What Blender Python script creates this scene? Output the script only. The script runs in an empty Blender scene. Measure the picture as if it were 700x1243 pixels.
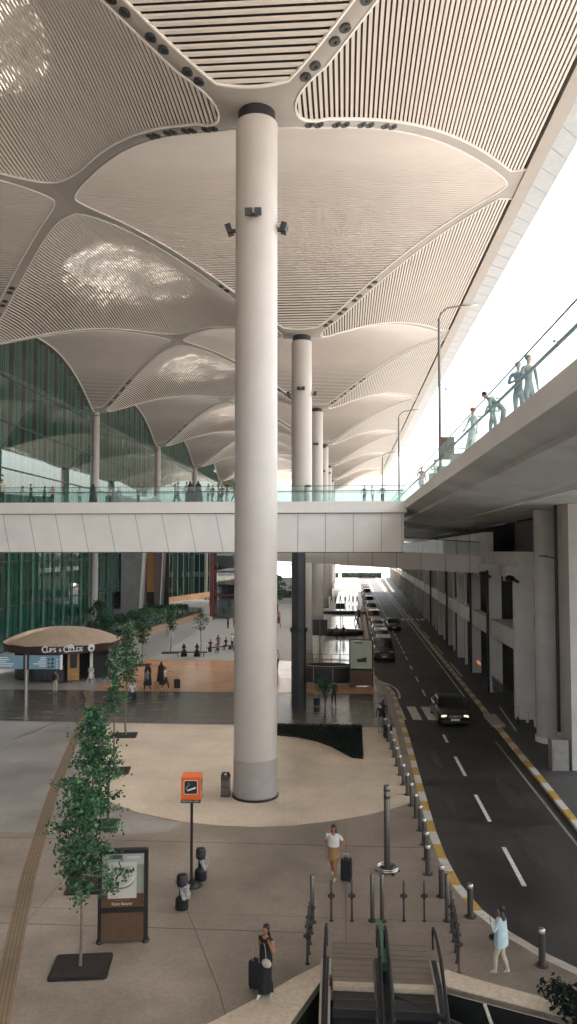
import bpy, bmesh, math, random
from mathutils import Vector, Matrix, Euler
R = math.radians
PI = math.pi
rnd = random.Random(7)
scene = bpy.context.scene
col = scene.collection

# ------------------------------------------------------------------ mesh collector
class MB:
    def __init__(s):
        s.v = []; s.f = []; s.m = []
    def add(s, vs, fs, m=0):
        n = len(s.v); s.v += [tuple(p) for p in vs]
        for f in fs:
            s.f.append([i + n for i in f]); s.m.append(m)
        return s
    def box(s, x0, x1, y0, y1, z0, z1, m=0):
        return s.add([(x0,y0,z0),(x1,y0,z0),(x1,y1,z0),(x0,y1,z0),(x0,y0,z1),(x1,y0,z1),(x1,y1,z1),(x0,y1,z1)],
                     [(0,3,2,1),(4,5,6,7),(0,1,5,4),(1,2,6,5),(2,3,7,6),(3,0,4,7)], m)
    def bar(s, p0, p1, w, h, m=0, up=(0,0,1)):
        p0 = Vector(p0); p1 = Vector(p1); d = (p1-p0)
        if d.length < 1e-6: return s
        d.normalize(); u = Vector(up)
        if abs(d.dot(u)) > .98: u = Vector((0,1,0))
        a = d.cross(u).normalized(); b = a.cross(d).normalized()
        vs = []
        for p in (p0, p1):
            for sa, sb in ((-1,-1),(1,-1),(1,1),(-1,1)):
                vs.append(p + a*(sa*w/2) + b*(sb*h/2))
        return s.add(vs, [(0,1,2,3),(7,6,5,4),(0,4,5,1),(1,5,6,2),(2,6,7,3),(3,7,4,0)], m)
    def tube(s, p0, p1, r, r1=None, n=10, m=0, cap=True):
        p0 = Vector(p0); p1 = Vector(p1); r1 = r if r1 is None else r1
        d = (p1-p0).normalized(); u = Vector((0,0,1)) if abs(d.z) < .9 else Vector((1,0,0))
        a = d.cross(u).normalized(); b = d.cross(a)
        vs = []
        for p, q in ((p0,r),(p1,r1)):
            for i in range(n):
                t = 2*PI*i/n; vs.append(p + a*(math.cos(t)*q) + b*(math.sin(t)*q))
        fs = [(i,(i+1)%n,n+(i+1)%n,n+i) for i in range(n)]
        if cap: fs += [tuple(range(n))[::-1], tuple(range(n,2*n))]
        return s.add(vs, fs, m)
    def path(s, pts, r, n=8, m=0):
        pts = [Vector(p) for p in pts]; rings = []
        rs = r if isinstance(r, (list,tuple)) else [r]*len(pts)
        vs = []
        for i, p in enumerate(pts):
            d = (pts[min(i+1,len(pts)-1)] - pts[max(i-1,0)]).normalized()
            u = Vector((0,0,1)) if abs(d.z) < .95 else Vector((1,0,0))
            a = d.cross(u).normalized(); b = d.cross(a)
            for k in range(n):
                t = 2*PI*k/n; vs.append(p + a*(math.cos(t)*rs[i]) + b*(math.sin(t)*rs[i]))
        fs = []
        for i in range(len(pts)-1):
            for k in range(n):
                fs.append((i*n+k, i*n+(k+1)%n, (i+1)*n+(k+1)%n, (i+1)*n+k))
        fs += [tuple(range(n))[::-1], tuple(range((len(pts)-1)*n, len(pts)*n))]
        return s.add(vs, fs, m)
    def prism(s, poly, z0, z1, m=0, mside=None, bottom=True):
        n = len(poly)
        a = sum(poly[i][0]*poly[(i+1)%n][1]-poly[(i+1)%n][0]*poly[i][1] for i in range(n))
        if a < 0: poly = poly[::-1]
        vs = [(x,y,z0) for x,y in poly] + [(x,y,z1) for x,y in poly]
        s.add(vs, [tuple(range(n,2*n))] + ([tuple(range(n))[::-1]] if bottom else []), m)
        return s.add(vs, [(i,(i+1)%n,n+(i+1)%n,n+i) for i in range(n)], m if mside is None else mside)
    def sheet(s, poly, z, m=0):
        n = len(poly)
        a = sum(poly[i][0]*poly[(i+1)%n][1]-poly[(i+1)%n][0]*poly[i][1] for i in range(n))
        if a < 0: poly = poly[::-1]
        return s.add([(x,y,z) for x,y in poly], [tuple(range(n))], m)
    def lathe(s, prof, c=(0,0,0), n=20, m=0, sx=1, sy=1):
        vs = []
        for r, z in prof:
            for i in range(n):
                t = 2*PI*i/n; vs.append((c[0]+sx*r*math.cos(t), c[1]+sy*r*math.sin(t), c[2]+z))
        fs = []
        for j in range(len(prof)-1):
            for i in range(n):
                fs.append((j*n+i, j*n+(i+1)%n, (j+1)*n+(i+1)%n, (j+1)*n+i))
        if prof[0][0] > 1e-4: fs.append(tuple(range(n))[::-1])
        if prof[-1][0] > 1e-4: fs.append(tuple(range((len(prof)-1)*n, len(prof)*n)))
        return s.add(vs, fs, m)
    def ball(s, c, rx, ry, rz, m=0, n=12, k=8, rot=None):
        vs = []; fs = []
        for j in range(k+1):
            p = PI*j/k
            for i in range(n):
                t = 2*PI*i/n
                v = Vector((rx*math.sin(p)*math.cos(t), ry*math.sin(p)*math.sin(t), -rz*math.cos(p)))
                if rot: v = rot @ v
                vs.append(v + Vector(c))
        for j in range(k):
            for i in range(n):
                fs.append((j*n+i, j*n+(i+1)%n, (j+1)*n+(i+1)%n, (j+1)*n+i))
        return s.add(vs, fs, m)
    def loft(s, rings, m=0, cap=True, closed=True):
        n = len(rings[0]); vs = [p for r in rings for p in r]; fs = []
        for j in range(len(rings)-1):
            for i in range(n if closed else n-1):
                fs.append((j*n+i, j*n+(i+1)%n, (j+1)*n+(i+1)%n, (j+1)*n+i))
        if cap: fs += [tuple(range(n))[::-1], tuple(range((len(rings)-1)*n, len(rings)*n))]
        return s.add(vs, fs, m)
    def xf(s, M, start=0):
        for i in range(start, len(s.v)): s.v[i] = tuple(M @ Vector(s.v[i]))
        return s
    def mesh(s, name, mats, smooth=False, off=(0,0,0), clean=False):
        me = bpy.data.meshes.new(name)
        ox, oy, oz = off
        me.from_pydata([(x-ox,y-oy,z-oz) for x,y,z in s.v], [], s.f)
        for m in (mats if isinstance(mats,(list,tuple)) else [mats]): me.materials.append(m)
        me.polygons.foreach_set('material_index', s.m)
        if smooth: me.polygons.foreach_set('use_smooth', [True]*len(s.f))
        me.update()
        if clean or smooth:
            bm = bmesh.new(); bm.from_mesh(me)
            bmesh.ops.remove_doubles(bm, verts=bm.verts, dist=1e-4)
            if smooth: bmesh.ops.recalc_face_normals(bm, faces=bm.faces)
            bm.to_mesh(me); bm.free()
            if smooth:
                me.set_sharp_from_angle(angle=R(40))
        return me
    def build(s, name, mats, parent=None, smooth=False, world=False, loc=None, rz=None, clean=False):
        off = (0,0,0)
        if world and parent is not None: off = tuple(parent.location)
        if loc is not None and parent is None and world: off = loc
        me = s.mesh(name, mats, smooth, off, clean)
        o = bpy.data.objects.new(name, me); col.objects.link(o)
        if parent is not None: o.parent = parent
        if loc is not None: o.location = loc
        if rz is not None: o.rotation_euler.z = rz
        return o

def tag(o, label=None, cat=None, group=None, kind=None):
    if label: o['label'] = label
    if cat: o['category'] = cat
    if group: o['group'] = group
    if kind: o['kind'] = kind
    return o
def empty(name, loc=(0,0,0), rz=0, label=None, cat=None, group=None, kind=None):
    o = bpy.data.objects.new(name, None); col.objects.link(o)
    o.empty_display_size = .1
    o.location = loc; o.rotation_euler = (0,0,rz)
    return tag(o, label, cat, group, kind)
KIDS = {}
def copy_tree(o, parent=None):
    c = o.copy(); col.objects.link(c)
    if parent is not None: c.parent = parent
    for ch in [q for q in o.children]: copy_tree(ch, c)
    return c
def clone(src, loc, rz=0, label=None, s=None, group=None):
    c = copy_tree(src); c.location = loc; c.rotation_euler = (0,0,rz)
    if label: c['label'] = label
    if group: c['group'] = group
    if s: c.scale = (s,s,s) if isinstance(s,(int,float)) else s
    return c
def struct(name, mb, mats, smooth=False):
    o = mb.build(name, mats, smooth=smooth); o['kind'] = 'structure'; return o
def ordinal(n):
    w = ['first','second','third','fourth','fifth','sixth','seventh','eighth','ninth','tenth','eleventh','twelfth','thirteenth','fourteenth','fifteenth','sixteenth','seventeenth','eighteenth','nineteenth','twentieth','twenty-first','twenty-second','twenty-third','twenty-fourth','twenty-fifth','twenty-sixth']
    return w[n]
def text_mesh(s, size, extr, mat, name='lettering', bold=False):
    cu = bpy.data.curves.new(name, 'FONT'); cu.body = s; cu.size = size; cu.extrude = extr
    cu.align_x = 'CENTER'; cu.align_y = 'CENTER'
    if bold: cu.offset = size*.02
    t = bpy.data.objects.new(name, cu); col.objects.link(t)
    dg = bpy.context.evaluated_depsgraph_get(); dg.update()
    me = bpy.data.meshes.new_from_object(t.evaluated_get(dg))
    bpy.data.objects.remove(t); bpy.data.curves.remove(cu)
    me.name = name; me.materials.clear(); me.materials.append(mat)
    return me
def put(me, name, parent, loc=(0,0,0), rot=(0,0,0)):
    o = bpy.data.objects.new(name, me); col.objects.link(o)
    if parent is not None: o.parent = parent
    o.location = loc; o.rotation_euler = rot
    return o

# ------------------------------------------------------------------ materials
def newmat(name):
    m = bpy.data.materials.new(name); m.use_nodes = True
    nt = m.node_tree; return m, nt, nt.nodes['Principled BSDF']
def mat(name, c, rough=.6, metal=0, var=0, vscale=3, bump=0, bscale=30, spec=None, c2=None, emit=None, estr=0, detail=5, rvar=0):
    m, nt, b = newmat(name)
    b.inputs['Base Color'].default_value = (*c,1); b.inputs['Roughness'].default_value = rough
    b.inputs['Metallic'].default_value = metal
    if spec is not None: b.inputs['Specular IOR Level'].default_value = spec
    tc = nt.nodes.new('ShaderNodeTexCoord')
    if var or c2:
        nz = nt.nodes.new('ShaderNodeTexNoise'); nz.inputs['Scale'].default_value = vscale; nz.inputs['Detail'].default_value = detail
        nz.inputs['Roughness'].default_value = .62
        nt.links.new(tc.outputs['Object'], nz.inputs['Vector'])
        cr = nt.nodes.new('ShaderNodeValToRGB')
        cr.color_ramp.elements[0].position = .32; cr.color_ramp.elements[1].position = .68
        a = c; d = c2 if c2 else c
        cr.color_ramp.elements[0].color = (*[x*(1-var) for x in a],1)
        cr.color_ramp.elements[1].color = (*[min(1,x*(1+var)) for x in d],1)
        nt.links.new(nz.outputs['Fac'], cr.inputs['Fac']); nt.links.new(cr.outputs['Color'], b.inputs['Base Color'])
        if name.startswith('leaf'): b.inputs['Specular IOR Level'].default_value = .25
        if rvar:
            mr = nt.nodes.new('ShaderNodeMapRange'); mr.inputs['To Min'].default_value = rough-rvar; mr.inputs['To Max'].default_value = rough+rvar
            mr.inputs['From Min'].default_value = .3; mr.inputs['From Max'].default_value = .7
            nt.links.new(nz.outputs['Fac'], mr.inputs['Value']); nt.links.new(mr.outputs['Result'], b.inputs['Roughness'])
    if bump:
        n2 = nt.nodes.new('ShaderNodeTexNoise'); n2.inputs['Scale'].default_value = bscale; n2.inputs['Detail'].default_value = 4
        nt.links.new(tc.outputs['Object'], n2.inputs['Vector'])
        bp = nt.nodes.new('ShaderNodeBump'); bp.inputs['Strength'].default_value = bump; bp.inputs['Distance'].default_value = .02
        nt.links.new(n2.outputs['Fac'], bp.inputs['Height']); nt.links.new(bp.outputs['Normal'], b.inputs['Normal'])
    if emit:
        b.inputs['Emission Color'].default_value = (*emit,1); b.inputs['Emission Strength'].default_value = estr
    return m
def glassmat(name, tint, gloss=.06, fres=1.45, fs=1.0, veil=0, veilcol=(.8,.85,.85), rough=.0, gcol=(1,1,1)):
    m = bpy.data.materials.new(name); m.use_nodes = True; nt = m.node_tree
    for n in list(nt.nodes): nt.nodes.remove(n)
    out = nt.nodes.new('ShaderNodeOutputMaterial')
    tr = nt.nodes.new('ShaderNodeBsdfTransparent'); tr.inputs['Color'].default_value = (*tint,1)
    gl = nt.nodes.new('ShaderNodeBsdfGlossy'); gl.inputs['Roughness'].default_value = rough; gl.inputs['Color'].default_value = (*gcol,1)
    fr = nt.nodes.new('ShaderNodeFresnel'); fr.inputs['IOR'].default_value = fres
    ad = nt.nodes.new('ShaderNodeMath'); ad.operation = 'ADD'; ad.use_clamp = True; ad.inputs[1].default_value = gloss
    ad.operation = 'MULTIPLY_ADD'; ad.inputs[1].default_value = fs; ad.inputs[2].default_value = gloss
    nt.links.new(fr.outputs['Fac'], ad.inputs[0])
    mx = nt.nodes.new('ShaderNodeMixShader'); nt.links.new(ad.outputs[0], mx.inputs['Fac'])
    nt.links.new(gl.outputs[0], mx.inputs[2])
    src = tr.outputs[0]
    if veil:
        df = nt.nodes.new('ShaderNodeBsdfTranslucent'); df.inputs['Color'].default_value = (*veilcol,1)
        d2 = nt.nodes.new('ShaderNodeBsdfDiffuse'); d2.inputs['Color'].default_value = (*veilcol,1)
        m0 = nt.nodes.new('ShaderNodeMixShader'); m0.inputs['Fac'].default_value = .4
        nt.links.new(df.outputs[0], m0.inputs[1]); nt.links.new(d2.outputs[0], m0.inputs[2])
        m2 = nt.nodes.new('ShaderNodeMixShader'); m2.inputs['Fac'].default_value = veil
        nt.links.new(tr.outputs[0], m2.inputs[1]); nt.links.new(m0.outputs[0], m2.inputs[2]); src = m2.outputs[0]
    nt.links.new(src, mx.inputs[1]); nt.links.new(mx.outputs[0], out.inputs['Surface'])
    return m
def seam_mat(name, c, c2, rough, sx, sy, seam=.012, dark=.55, var=.12, vscale=.6, rvar=.1, offset=0, spec=None, streak=False, bright=None, stretch=None, fine=.06):
    """stone / concrete with sawn joints, blotches at two scales"""
    m, nt, b = newmat(name)
    tc = nt.nodes.new('ShaderNodeTexCoord'); L = nt.links.new
    mp = nt.nodes.new('ShaderNodeMapping')
    L(tc.outputs['Object'], mp.inputs['Vector'])
    if stretch: mp.inputs['Scale'].default_value = stretch[0]; mp.inputs['Rotation'].default_value = (0,0,stretch[1])
    nz = nt.nodes.new('ShaderNodeTexNoise'); nz.inputs['Scale'].default_value = vscale; nz.inputs['Detail'].default_value = 8; nz.inputs['Roughness'].default_value = .65
    L(mp.outputs['Vector'], nz.inputs['Vector'])
    cr = nt.nodes.new('ShaderNodeValToRGB'); e = cr.color_ramp.elements
    e[0].position = .34; e[1].position = .66
    e[0].color = (*[x*(1-var) for x in c],1); e[1].color = (*[min(1,x*(1+var)) for x in c2],1)
    if bright:
        q = e.new(.70); q.color = (*bright,1)
    L(nz.outputs['Fac'], cr.inputs['Fac'])
    n3 = nt.nodes.new('ShaderNodeTexNoise'); n3.inputs['Scale'].default_value = 9; n3.inputs['Detail'].default_value = 5
    L(tc.outputs['Object'], n3.inputs['Vector'])
    m3 = nt.nodes.new('ShaderNodeMapRange'); m3.inputs['To Min'].default_value = 1-2.2*fine; m3.inputs['To Max'].default_value = 1+2.2*fine
    m3.inputs['From Min'].default_value = .3; m3.inputs['From Max'].default_value = .7
    L(n3.outputs['Fac'], m3.inputs['Value'])
    br = nt.nodes.new('ShaderNodeTexBrick'); br.inputs['Scale'].default_value = 1; br.inputs['Mortar Size'].default_value = seam
    br.inputs['Mortar Smooth'].default_value = .2
    br.inputs['Brick Width'].default_value = sx; br.inputs['Row Height'].default_value = sy; br.offset = offset
    br.inputs['Color1'].default_value = (1,1,1,1); br.inputs['Color2'].default_value = (.95,.95,.95,1); br.inputs['Mortar'].default_value = (dark,dark,dark,1)
    L(tc.outputs['Object'], br.inputs['Vector'])
    mx = nt.nodes.new('ShaderNodeMix'); mx.data_type = 'RGBA'; mx.blend_type = 'MULTIPLY'; mx.inputs['Factor'].default_value = 1
    L(cr.outputs['Color'], mx.inputs['A']); L(br.outputs['Color'], mx.inputs['B'])
    vm = nt.nodes.new('ShaderNodeVectorMath'); vm.operation = 'SCALE'
    L(mx.outputs['Result'], vm.inputs[0]); L(m3.outputs['Result'], vm.inputs['Scale'])
    L(vm.outputs['Vector'], b.inputs['Base Color'])
    mr = nt.nodes.new('ShaderNodeMapRange'); mr.inputs['To Min'].default_value = rough-rvar; mr.inputs['To Max'].default_value = rough+rvar
    mr.inputs['From Min'].default_value = .3; mr.inputs['From Max'].default_value = .7
    L(nz.outputs['Fac'], mr.inputs['Value']); L(mr.outputs['Result'], b.inputs['Roughness'])
    if spec is not None: b.inputs['Specular IOR Level'].default_value = spec
    return m

M = {}
M['slat'] = mat('ceiling_slat', (.72,.645,.575), .5, var=.04, vscale=.4)
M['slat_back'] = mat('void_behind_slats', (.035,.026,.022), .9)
M['rib'] = mat('rib_plaster', (.36,.32,.28), .55, var=.06, vscale=.5)
M['trim'] = mat('rib_edge_trim', (.80,.76,.70), .45)
M['lip'] = seam_mat('edge_cladding', (.36,.37,.37), (.40,.41,.41), .5, 3, 1.2, .03, .8, .02)
M['lip_joint'] = mat('lip_joint', (.27,.275,.275), .6)
M['black'] = mat('black_metal', (.012,.012,.013), .45)
M['dark'] = mat('dark_metal', (.03,.032,.034), .5, var=.2, vscale=8)
M['column'] = mat('column_paint', (.48,.435,.39), .42, var=.05, vscale=.7, bump=.05, bscale=6)
M['column_base'] = mat('column_base_cladding', (.34,.315,.295), .38, var=.07, vscale=2)
M['bridge_white'] = mat('bridge_cladding', (.80,.755,.70), .45, var=.05, vscale=.5)
M['bridge_edge'] = mat('bridge_edge_beam', (.82,.77,.71), .45, var=.04, vscale=.7)
M['joint'] = mat('panel_joint', (.12,.115,.11), .8)
M['soffit'] = mat('soffit_concrete', (.56,.585,.575), .6, var=.16, vscale=.35, bump=.15, bscale=3)
M['concrete'] = mat('pier_concrete', (.50,.48,.45), .7, var=.12, vscale=.6, bump=.1, bscale=12)
M['concrete2'] = mat('frame_concrete', (.74,.71,.67), .7, var=.1, vscale=.5)
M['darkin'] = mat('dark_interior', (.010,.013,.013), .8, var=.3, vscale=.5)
M['rail_glass'] = glassmat('railing_glass', (.90,.975,.965), .02, 1.25, fs=.10, veil=.045, veilcol=(.55,.74,.72))  # pale diffuse mix stands in for sky reflection ghosting people behind
M['clear'] = glassmat('clear_glass', (.70,.82,.80), .06, 1.45)
M['facade_glass'] = glassmat('facade_glass', (.50,.70,.63), .16, 1.6, fs=.55, gcol=(.92,1,1))
M['fin'] = mat('green_glass_fin', (.42,.88,.70), .25, var=.15, vscale=.6)
M['fin_out'] = mat('green_edge_fin', (.14,.30,.235), .2, var=.15, vscale=.6)
M['steel'] = mat('brushed_steel', (.15,.14,.13), .32, metal=.9, var=.15, vscale=20)
M['steel_lt'] = mat('bright_steel', (.5,.48,.45), .28, metal=.85)
M['white'] = mat('white_paint', (.78,.78,.76), .5, var=.06, vscale=5)
M['roadwhite'] = mat('road_marking', (.62,.60,.55), .7, var=.22, vscale=7, c2=(.70,.68,.63))
M['yellow'] = mat('yellow_paint', (.50,.31,.07), .6, var=.22, vscale=6)
M['kerbwhite'] = mat('kerb_white', (.60,.57,.50), .65, var=.18, vscale=6)
M['kerb'] = mat('kerb_stone', (.42,.37,.31), .7, var=.18, vscale=4)
M['asphalt'] = seam_mat('asphalt', (.016,.015,.014), (.034,.030,.027), .60, 900, 900, .0, 1, .28, .30, .14, fine=.16)
M['asphalt2'] = seam_mat('side_asphalt', (.060,.059,.057), (.080,.078,.075), .7, 900, 900, .0, 1, .15, .5, .1, fine=.1)
M['plaza'] = seam_mat('plaza_concrete', (.21,.17,.133), (.30,.247,.20), .42, 9, 7.5, .02, .62, .17, .30, .12, fine=.06)
M['cream'] = seam_mat('cream_stone', (.62,.51,.385), (.70,.58,.445), .42, 2.4, 1.2, .008, .86, .08, .4, .08, offset=.5, fine=.06)
M['pale_stone'] = seam_mat('pale_tiles', (.42,.40,.37), (.50,.48,.445), .55, 1.2, .6, .012, .78, .05, .6, .08, offset=.5)
M['path'] = seam_mat('grey_path', (.32,.305,.285), (.40,.38,.355), .38, 4, 3, .012, .75, .06, .5, .1)
M['plaza_lit'] = seam_mat('plaza_concrete_lit', (.25,.225,.20), (.34,.31,.28), .40, 9, 7.5, .02, .62, .13, .3, .12, fine=.05)  # paler plaza copy past a joint, brightness gradient put into its colour
M['walk_tiles'] = seam_mat('walkway_tiles', (.66,.64,.60), (.74,.72,.68), .13, 1.2, .6, .02, .7, .04, .6, .05, offset=.5, spec=.9)
M['road_conc'] = mat('deck_topping', (.22,.21,.20), .8, var=.1)
M['strip'] = seam_mat('dark_polished_stone', (.080,.068,.058), (.16,.138,.118), .22, 1.8, .9, .010, .6, .12, 1.0, .08, offset=.5, bright=(.36,.33,.30), stretch=((.5,2.6,1),R(-28)))
M['orange_floor'] = seam_mat('orange_stone', (.74,.39,.20), (.80,.45,.25), .18, 2.4, 1.2, .006, .85, .05, .6, .07, offset=.5)
M['tactile'] = mat('tactile_paving', (.22,.155,.095), .6, var=.15, vscale=3)
M['tacgroove'] = mat('tactile_groove', (.12,.09,.06), .7)
M['soil'] = mat('planter_soil', (.022,.015,.012), .95, var=.5, vscale=14, bump=.5, bscale=40)
M['wood_slat'] = mat('wood_cladding', (.10,.05,.028), .5, var=.3, vscale=4)
M['orange'] = mat('orange_lacquer', (.72,.125,.025), .35, var=.05, vscale=3)
M['leaf1'] = mat('leaf_deep', (.018,.060,.030), .5, var=.3, vscale=3)
M['leaf2'] = mat('leaf_mid', (.040,.12,.050), .5, var=.3, vscale=3)
M['leaf3'] = mat('leaf_light', (.10,.22,.06), .5, var=.25, vscale=3)
M['leafdk'] = mat('leaf_dark', (.010,.019,.013), .65, var=.4, vscale=6)
M['bark'] = mat('bark', (.16,.125,.095), .85, var=.3, vscale=9)
M['skin'] = mat('skin', (.46,.24,.15), .5, var=.05)
M['skin2'] = mat('tanned_skin', (.34,.15,.075), .5, var=.05)
M['lips'] = mat('lips', (.30,.09,.07), .5)
M['hair'] = mat('dark_hair', (.012,.009,.008), .5)
M['shoe_w'] = mat('white_shoe', (.62,.60,.57), .6)
M['shoe_b'] = mat('dark_shoe', (.03,.028,.027), .6)
def cloth(name, c): 
    if name not in M: M[name] = mat(name, c, .85, var=.12, vscale=9)
    return M[name]
for n_, c_ in dict(c_black=(.013,.013,.015), c_navy=(.02,.027,.05), c_white=(.66,.65,.62), c_grey=(.19,.19,.19), c_brown=(.10,.065,.04),
    c_tan=(.30,.18,.07), c_denim=(.06,.09,.15), c_lblue=(.47,.60,.64), c_red=(.36,.05,.045), c_green=(.07,.12,.08), c_cream=(.52,.47,.38), c_teal=(.22,.33,.33), c_pink=(.48,.25,.22)).items():
    cloth(n_, c_)
M['tyre'] = mat('tyre_rubber', (.015,.015,.016), .8)
M['rim'] = mat('wheel_rim', (.45,.45,.46), .3, metal=.8)
M['carglass'] = mat('car_glass', (.012,.016,.018), .06, spec=.9)
M['lamp_on'] = mat('lit_headlight', (.9,.85,.7), .3, emit=(1,.80,.5), estr=.14)
M['lamp_off'] = mat('headlight_lens', (.55,.56,.56), .15)
M['amber_on'] = mat('lit_amber_lamp', (.9,.35,.1), .3, emit=(1,.25,.06), estr=.07)
M['tail'] = mat('tail_lamp', (.35,.02,.015), .25)
M['plate'] = mat('number_plate', (.7,.7,.68), .5)
def carpaint(name, c):
    m, nt, b = newmat(name); b.inputs['Base Color'].default_value = (*c,1); b.inputs['Roughness'].default_value = .28
    b.inputs['Coat Weight'].default_value = .8; b.inputs['Coat Roughness'].default_value = .06; return m
M['p_black'] = carpaint('black_car_paint', (.010,.010,.012))
M['p_white'] = carpaint('white_car_paint', (.66,.66,.65))
M['p_grey'] = carpaint('grey_car_paint', (.10,.10,.105))
M['p_red'] = carpaint('red_car_paint', (.28,.03,.02))
M['p_yellow'] = carpaint('orange_car_paint', (.55,.22,.04))
M['p_blue'] = carpaint('dark_blue_car_paint', (.02,.03,.06))
# ------------------------------------------------------------------ people
# joints in units of body height, facing +Y locally, x to the person's right is +X
def _arm(side, kind):
    s = side
    sh = Vector((s*.103, 0, .805))
    up = .165; fo = .150; hd = .055
    def mk(d1, d2, d3=None):
        e = sh + Vector(d1).normalized()*up; w = e + Vector(d2).normalized()*fo
        h = w + Vector(d3 if d3 else d2).normalized()*hd
        return sh, e, w, h
    K = {'down': ((s*.16,.02,-1),(s*.06,.14,-1)), 'fwd': ((s*.15,.35,-1),(s*.02,.75,-.9)), 'back': ((s*.18,-.35,-1),(s*.08,-.15,-1)),
         'pull': ((s*.30,-.45,-.8),(s*.25,-.25,-1)), 'up': ((s*.35,.30,-.85),(-s*.15,.40,1)), 'phone': ((s*.32,.28,-.9),(-s*.38,.55,.85)),
         'fold': ((s*.30,.22,-.9),(-s*.8,.55,.25)), 'point': ((s*.9,.5,-.2),(s*.9,.6,-.1)), 'hip': ((s*.6,-.15,-.8),(-s*.62,.35,-.6)),
         'lap': ((s*.12,.3,-.95),(-s*.2,1,-.35)), 'rail': ((s*.2,.55,-.8),(s*.0,1,-.05)), 'side': ((s*.40,.05,-.9),(s*.35,.2,-.9)),
         'reach': ((s*.15,.8,-.55),(s*.05,.75,-.7))}
    return mk(*K[kind])
PEOPLE = 0
def person(loc, heading, h=1.7, pose='stand', arms=('down','down'), top='c_white', bottom='c_denim', shoe='shoe_b', skin='skin',
           hair='short', haircol='hair', sleeve='short', legs='long', skirt=None, lean=0, turn=0, hi=False, label='', group=None, cat='person', cap=None, bulk=1, stride=.13, coat=None):
    V = Vector; ver = []; rad = []; ed = []; bone = []
    def av(p, r, r2=None):
        ver.append(V(p)); rad.append((r, r2 if r2 else r)); return len(ver)-1
    def ae(a, b, k): ed.append((a,b)); bone.append((a,b,k))
    sit = pose == 'sit'; b_ = bulk
    pz = .50
    pel = av((0,0,pz+.02), .068*b_, .056*b_)
    sp = [pel]
    lnv = V((0, math.sin(lean), math.cos(lean)))
    def tor(d): return V((0,0,pz+.02)) + lnv*d
    wa = av(tor(.10), .056*b_, .045*b_); ch = av(tor(.205), .068*b_, .05*b_); ct = av(tor(.275), .058*b_, .042*b_); nk = av(tor(.335), .026, .026)
    ae(pel,wa,'top'); ae(wa,ch,'top'); ae(ch,ct,'top'); ae(ct,nk,'neck')
    hd0 = tor(.345); ht = V((math.sin(turn)*.0,.004,1)).normalized() if lean < .5 else (lnv*.7+V((0,.3,.5))).normalized()
    hb = av(hd0 + ht*.028 + V((0,.004,0)), .030,.034); hm = av(hd0+ht*.072+V((0,.006,0)), .042,.050); hp = av(hd0+ht*.108, .034,.040)
    ae(nk,hb,'head'); ae(hb,hm,'head'); ae(hm,hp,'head')
    Ml = Matrix.Rotation(-lean, 4, 'X')
    hands = []
    for i, s in enumerate((-1,1)):
        sh, e, w, hn = _arm(s, arms[i])
        base = V((0,0,pz+.02))
        q = [Ml @ (p - base) + base if lean else p for p in (sh,e,w,hn)]
        a = av(q[0], .034*b_,.032*b_); b = av(q[1], .0235*b_); c = av(q[2], .0155)
        ae(ct,a,'top'); ae(a,b,'uarm'); ae(b,c,'farm')
        d = (q[3]-q[2]).normalized()
        if hi:
            pm = av(q[2]+d*.026, .0165,.0105); ae(c,pm,'hand')
            sd = d.cross(V((0,1,.3))).normalized()
            if sd.length < .1: sd = V((1,0,0))
            nrm = d.cross(sd).normalized()
            for kf, (off, ln) in enumerate(((-.012,.036),(-.004,.042),(.004,.040),(.012,.032))):
                k0 = q[2]+d*.044+sd*off; k1 = k0+d*ln*.55+nrm*.003; k2 = k1+d*ln*.35+nrm*.012
                i0 = av(k0,.0052); i1 = av(k1,.0046); i2 = av(k2,.0038)
                ae(pm,i0,'hand'); ae(i0,i1,'hand'); ae(i1,i2,'hand')
            t0 = q[2]+d*.016-sd*.015; t1 = t0+d*.020-sd*.012+nrm*.006
            i0 = av(t0,.006); i1 = av(t1,.0045); ae(c,i0,'hand'); ae(i0,i1,'hand')
        else:
            pm = av(q[2]+d*.05, .014,.010); ae(c,pm,'hand')
        hands.append(q[2]+d*.05)
    feet = []
    for i, s in enumerate((-1,1)):
        hip = V((s*.048,0,pz-.025))
        if sit:
            kn = V((s*.062,.235,pz-.005)); an = V((s*.062,.25,pz-.245)); 
        else:
            st = {'walk': stride*(1 if i==0 else -1), 'stand': .012*(1 if i else -1), 'bend': .03*s}.get(pose, 0)
            an = V((s*.05, st*1.15, .047 + (.02 if (pose=='walk' and i==1) else 0)))
            mid = (hip+an)/2; kn = mid + V((0,.02+abs(st)*.18,0)); kn.z = .27
        a = av(hip, .050*b_, .052*b_); k = av(kn, .034*b_); cf = av((kn+an)/2+V((0,-.006,.02)), .030*b_); c = av(an, .0195)
        ft = V((0,.072,-.024)) if not (pose=='walk' and i==1) else V((0,.06,-.048))
        t = av(an+ft, .017,.013); hl = av(an+V((0,-.018,-.022)), .016)
        ae(pel,a,'bot'); ae(a,k,'thigh'); ae(k,cf,'calf'); ae(cf,c,'calf'); ae(c,t,'foot'); ae(c,hl,'foot')
        feet.append(an)
    me = bpy.data.meshes.new('skeleton'); me.from_pydata([p*h for p in ver], ed, []); me.update()
    ob = bpy.data.objects.new('skeleton', me); col.objects.link(ob)
    sk = ob.modifiers.new('s','SKIN'); sk.use_smooth_shade = True
    for i, v in enumerate(me.skin_vertices[0].data):
        v.radius = (rad[i][0]*h, rad[i][1]*h); v.use_root = (i == 0)
    sb = ob.modifiers.new('b','SUBSURF'); sb.levels = sb.render_levels = (2 if hi else 1)
    dg = bpy.context.evaluated_depsgraph_get(); dg.update()
    bm_ = bpy.data.meshes.new_from_object(ob.evaluated_get(dg))
    bpy.data.objects.remove(ob); bpy.data.meshes.remove(me)
    S, T, B, F = M[skin], M[top], M[bottom], M[shoe]
    bm_.materials.clear()
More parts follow.
